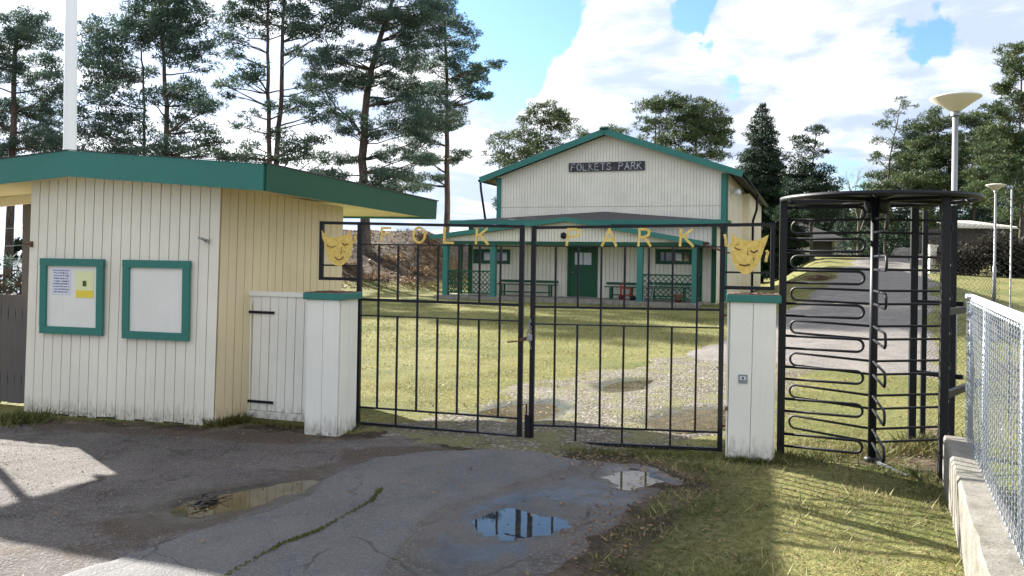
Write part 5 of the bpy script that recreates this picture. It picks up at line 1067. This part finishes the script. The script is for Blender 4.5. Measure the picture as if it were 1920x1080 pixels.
tree('pine_tree', 'green pine just left of the near lamp pole', 66, [[(1765, 440), (1763, 350), (1758, 230)]], [(1740, 216, 15, 8), (1755, 206, 12, 6), (1740, 240, 24, 9), (1770, 230, 24, 10), (1750, 270, 34, 12), (1725, 300, 34, 13), (1770, 300, 34, 13), (1740, 335, 42, 11), (1780, 342, 34, 10), (1730, 270, 20, 10), (1750, 370, 44, 12)], widths=[8], size=.145, group=g3, mat='pine_green', fill=1., padscale=1.35)
tree('pine_tree', 'dark pine just right of the near lamp pole', 66, [[(1826, 440), (1825, 350), (1820, 220)]], [(1820, 224, 30, 9), (1840, 240, 26, 12), (1810, 260, 30, 12), (1836, 290, 34, 14), (1806, 312, 30, 12), (1836, 338, 40, 12), (1820, 370, 44, 12), (1850, 270, 24, 12)], widths=[8], size=.145, group=g3, mat='pine_green', fill=1., padscale=1.35)
tree('pine_tree', 'large bright green pine filling the right photo edge', 44, [[(1915, 430), (1915, 330), (1912, 230), (1915, 110)]], [(1905, 95, 24, 9), (1890, 116, 20, 9), (1915, 130, 26, 12), (1892, 155, 16, 7), (1882, 170, 12, 6), (1912, 186, 24, 9), (1872, 210, 20, 10), (1900, 216, 30, 13), (1866, 240, 20, 12), (1905, 256, 36, 15), (1876, 276, 28, 13), (1882, 306, 30, 13), (1915, 310, 34, 13), (1892, 336, 36, 11), (1950, 120, 34, 16), (1955, 190, 40, 20), (1960, 270, 40, 24), (1960, 340, 40, 16), (1900, 365, 40, 12), (1880, 390, 30, 12)], widths=[12], size=.115, dens=1.5, fill=1., padscale=1.3, mat='pine_green')
LABS = ['behind the outbuilding roof nearest the hall', 'second from left over the outbuilding', 'standing above the middle of the turnstile arms', 'just left of the leafless trees', 'behind the leafless trees', 'below the airy pine', 'just left of the near lamp pole', 'directly behind the near lamp pole', 'between the near and the far lamp', 'behind the right hedge under the big pine', 'rightmost at the photo edge', 'broad and low left of the leafless trees', 'lowest one at the end of the road']
tree('pine_tree', 'dark full pine between the near lamp pole and the large pine at the right edge', 60, [[(1868, 440), (1866, 340), (1862, 255)]], [(1862, 255, 26, 11), (1845, 275, 28, 14), (1880, 285, 26, 14), (1858, 305, 34, 16), (1878, 330, 34, 16), (1845, 335, 34, 14), (1865, 365, 44, 14)], widths=[9], size=.145, group=g3, mat='pine_green', dens=1.1)
tree('pine_tree', 'dark full pine left of the near lamp pole, lower than its neighbours', 74, [[(1712, 440), (1712, 340), (1715, 235)]], [(1715, 232, 18, 9), (1702, 255, 22, 11), (1725, 262, 22, 11), (1705, 285, 28, 13), (1728, 300, 26, 13), (1700, 320, 34, 13), (1722, 340, 36, 13), (1705, 365, 44, 13)], widths=[8], size=.16, group=g3, mat='spruce_dark', dens=1.1)
# undergrowth that closes the view behind the hall, road and hedge
for k, (px, yt, hw, D_) in enumerate(((1455, 335, 34, 105), (1490, 350, 40, 112), (1560, 372, 44, 108), (1608, 368, 34, 112), (1630, 345, 34, 98), (1700, 330, 40, 96), (1735, 345, 36, 90), (1790, 350, 40, 90), (1845, 345, 40, 88), (1905, 352, 44, 86), (1960, 340, 44, 88), (1585, 385, 40, 96), (1660, 375, 40, 94))):
    lab = 'dark spruce in the far wood, ' + LABS[k]
    spruce(lab, px, yt, 480, hw, D_, 'spruce_dark' if k % 3 else 'bush_green', group='dark spruces in the far wood', dens=.6)
def hedge(kind, label, p, q, wdt, ht, mat, n, cat='hedge', size=.16, dens=1.):
    NT_[0] += 1; rnd.seed(NT_[0]*19); t = thing(kind, p, label, cat); pads = []; b = MB()
    for k in range(n):
        u_ = rnd.random(); c = p.lerp(q, u_); x_, y_ = c.x+rnd.uniform(-1, 1)*wdt*.2, c.y+rnd.uniform(-1, 1)*wdt*.5; z = float(hgt(x_, y_)); hz = rnd.uniform(.12, .8)*ht*(1+.35*math.sin(u_*23)*math.sin(u_*7+1))
        pads.append(((x_, y_, z+hz), rnd.uniform(.5, 1.)*ht*.45, .5, ht*rnd.uniform(.14, .28)))
        if k % 3 == 0: b.tube([(x_, y_, z-.1), (x_+rnd.uniform(-.2, .2), y_, z+hz)], [.04, .015], 5, cap=False)
    b.build('stems', M['bark_dark'], t); needles('foliage', pads, mat, t, size, dens, flat=.9, seed=NT_[0]); return t
hq0 = P(1752, 460, 40); hq1 = P(1990, 460, 38); hq0.z = groundz(hq0.x, 40); hq1.z = groundz(hq1.x, 38)
hedge('hedge', 'dense dark brown hedge across the top of the right lawn', hq0, hq1, 1.2, 1.75, 'hedge_brown', 90)
a = P(1655, 470, 70); c = P(1600, 470, 88); a.z = c.z = groundz(a.x, 70); hedge('shrub', 'dark shrubbery left of the far bend of the road', a, c, 4, 3.2, 'spruce_dark', 34, 'shrub', .22)
a = P(1620, 470, 95); c = P(1700, 470, 84); hedge('shrub', 'dark shrub mass at the end of the road', Vector((a.x, a.y, 2)), Vector((c.x+6, c.y, 2)), 4, 4., 'spruce_dark', 30, 'shrub', .22)
a = P(0, 540, 14); hedge('shrub', 'brown twiggy shrubs behind the board fence at the left edge', Vector((-10.5, 14, 0)), Vector((-8.3, 15, 0)), 1.6, 1.5, 'dirt_leaf' if False else 'hedge_brown', 16, 'shrub', .10, .5)
a = P(40, 470, 36); hedge('small_conifer', 'small grey green conifer by the water left of the kiosk', Vector((a.x-.4, 36, -2)), Vector((a.x+.8, 36, -2)), 1, 4.2, 'pine_blue', 12, 'conifer', .16, .5)
for k, (x0, x1, D_) in enumerate(((-170, -20, 330), (-420, -170, 380))):
    hedge('far_wood', 'dark strip of wood on the far shore of the water' if k == 0 else 'dark wood continuing along the far shore', Vector((x0, D_, 0)), Vector((x1, D_, 0)), 10, 9, 'spruce_dark', 60, 'wood', 1.6, .25)['kind'] = 'stuff'
# far wood mass closing the horizon behind hall
hedge('distant_wood', 'low distant wood closing the horizon behind the hall', Vector((20, 150, 0)), Vector((110, 170, 0)), 20, 10, 'spruce_dark', 150, 'wood', 1., .35)['kind'] = 'stuff'
# brown undergrowth on the bank left of the hall
for k in range(5):
    px = (655, 700, 735, 760, 790, 812, 675, 745, 800)[k]; D_ = (38, 36.5, 39, 36, 38, 35.5, 41, 43, 42)[k]; a = P(px, 500, D_); z = groundz(a.x, D_)
    NT_[0] += 1; rnd.seed(NT_[0]); t = thing('bank_shrub', (a.x, D_, z), 'low brown leafless shrub on the bank ' + ('behind the side panel with the smiling mask', 'at the foot of the leaning pine', 'under the letter F', 'under the letter O', 'beside the hall porch')[k], 'shrub', 'low shrubs on the bank left of the hall'); b = MB()
    for j in range(26): an = rnd.uniform(0, 6.28); ln = rnd.uniform(.25, .7); b.tube([(a.x+rnd.uniform(-.1, .1), D_, z-.05), (a.x+math.cos(an)*ln*.9, D_+math.sin(an)*ln*.9, z+ln*rnd.uniform(.3, .9))], [.012, .005], 3, cap=False)
    b.build('twigs', M['dirt_shrub'], t); needles('foliage', [((a.x, D_, z+.15), .55, .5, .16)], 'litter', t, .09, .5, seed=k+300)
# litter of needles and leaves over the bank
x, y = sample(26000, -17, -1.5, 32, 46, lambda x, y: (hgt(x, y) > .2) & (nrg.uniform(0, 1, len(x)) < .45+1.3*nz_(x, y, .5, 91)))
scatter_mesh('bank_litter', np.stack([x, y, hgt(x, y)+.03], -1), nrg.uniform(.03, .10, len(x)), 'litter', 'leaf', 'brown needles and leaf litter covering the bank left of the hall', 'leaf litter', nrg.uniform(0, 1, len(x)))
x, y = sample(9000, -17, -1.5, 31, 46, lambda x, y: (hgt(x, y) > .1) & (nrg.uniform(0, 1, len(x)) < .3+1.5*nz_(x, y, .4, 92)))
scatter_mesh('bank_heather', np.stack([x, y, hgt(x, y)], -1), nrg.uniform(.08, .24, len(x)), 'hedge_brown', 'blade', 'dark heather and dry stalks on the bank left of the hall', 'heather', nrg.uniform(0, 1, len(x)))
# brush pile on the lawn beyond the turnstile
a = P(1540, 505, 36); z = groundz(a.x, 36); b = MB(); rnd.seed(5)
for j in range(90): an = rnd.uniform(0, 3.14); ln = rnd.uniform(.3, .9); c_ = Vector((a.x+rnd.gauss(0, .45), 36+rnd.gauss(0, .3), z+abs(rnd.gauss(0, .12)))); d = Vector((math.cos(an), math.sin(an), rnd.uniform(-.2, .35)))*ln; b.tube([c_-d*.5, c_+d*.5], .012, 3, cap=False)
b.build('brush_pile', M['dirt_shrub'], origin=(a.x, 36, z), label='pile of reddish brown branches on the lawn beyond the turnstile', cat='brush pile')
# bare trees
def bare(label, px, py_top, D, seed, spread=.32):
    rnd.seed(seed); top = P(px, py_top, D); z = float(hgt(top.x, D)); t = thing('bare_tree', (top.x, D, z), label, 'bare tree', 'leafless trees left of the airy pine'); bt = MB(); bb = MB()
    Ht = top.z-z
    def grow(b, p, d, L, r, lev):
        q = p+d*L; m_ = p.lerp(q, .5)+Vector((rnd.gauss(0, .04), rnd.gauss(0, .04), rnd.gauss(0, .02)))*L; b.tube([p, m_, q], [r, r*.85, r*.65], 4 if lev else 7, cap=False)
        if lev < 5:
            for _ in range(3 if lev < 4 else 2): nd = (d+Vector((rnd.gauss(0, spread), rnd.gauss(0, spread), rnd.gauss(.05, .18)))).normalized(); grow(bb, p.lerp(q, rnd.uniform(.55, 1)), nd, L*rnd.uniform(.55, .8), r*.55, lev+1)
    grow(bt, Vector((top.x, D, z-.1)), Vector((0, 0, 1)), Ht*.34, Ht*.011, 0); bt.build('trunk', M['twig'], t); bb.build('branches', M['twig'], t)
bare('leafless grey tree between the dark spruce and the airy pine', 1612, 275, 80, 3); bare('thin leafless tree close to the airy pine', 1640, 260, 84, 9)
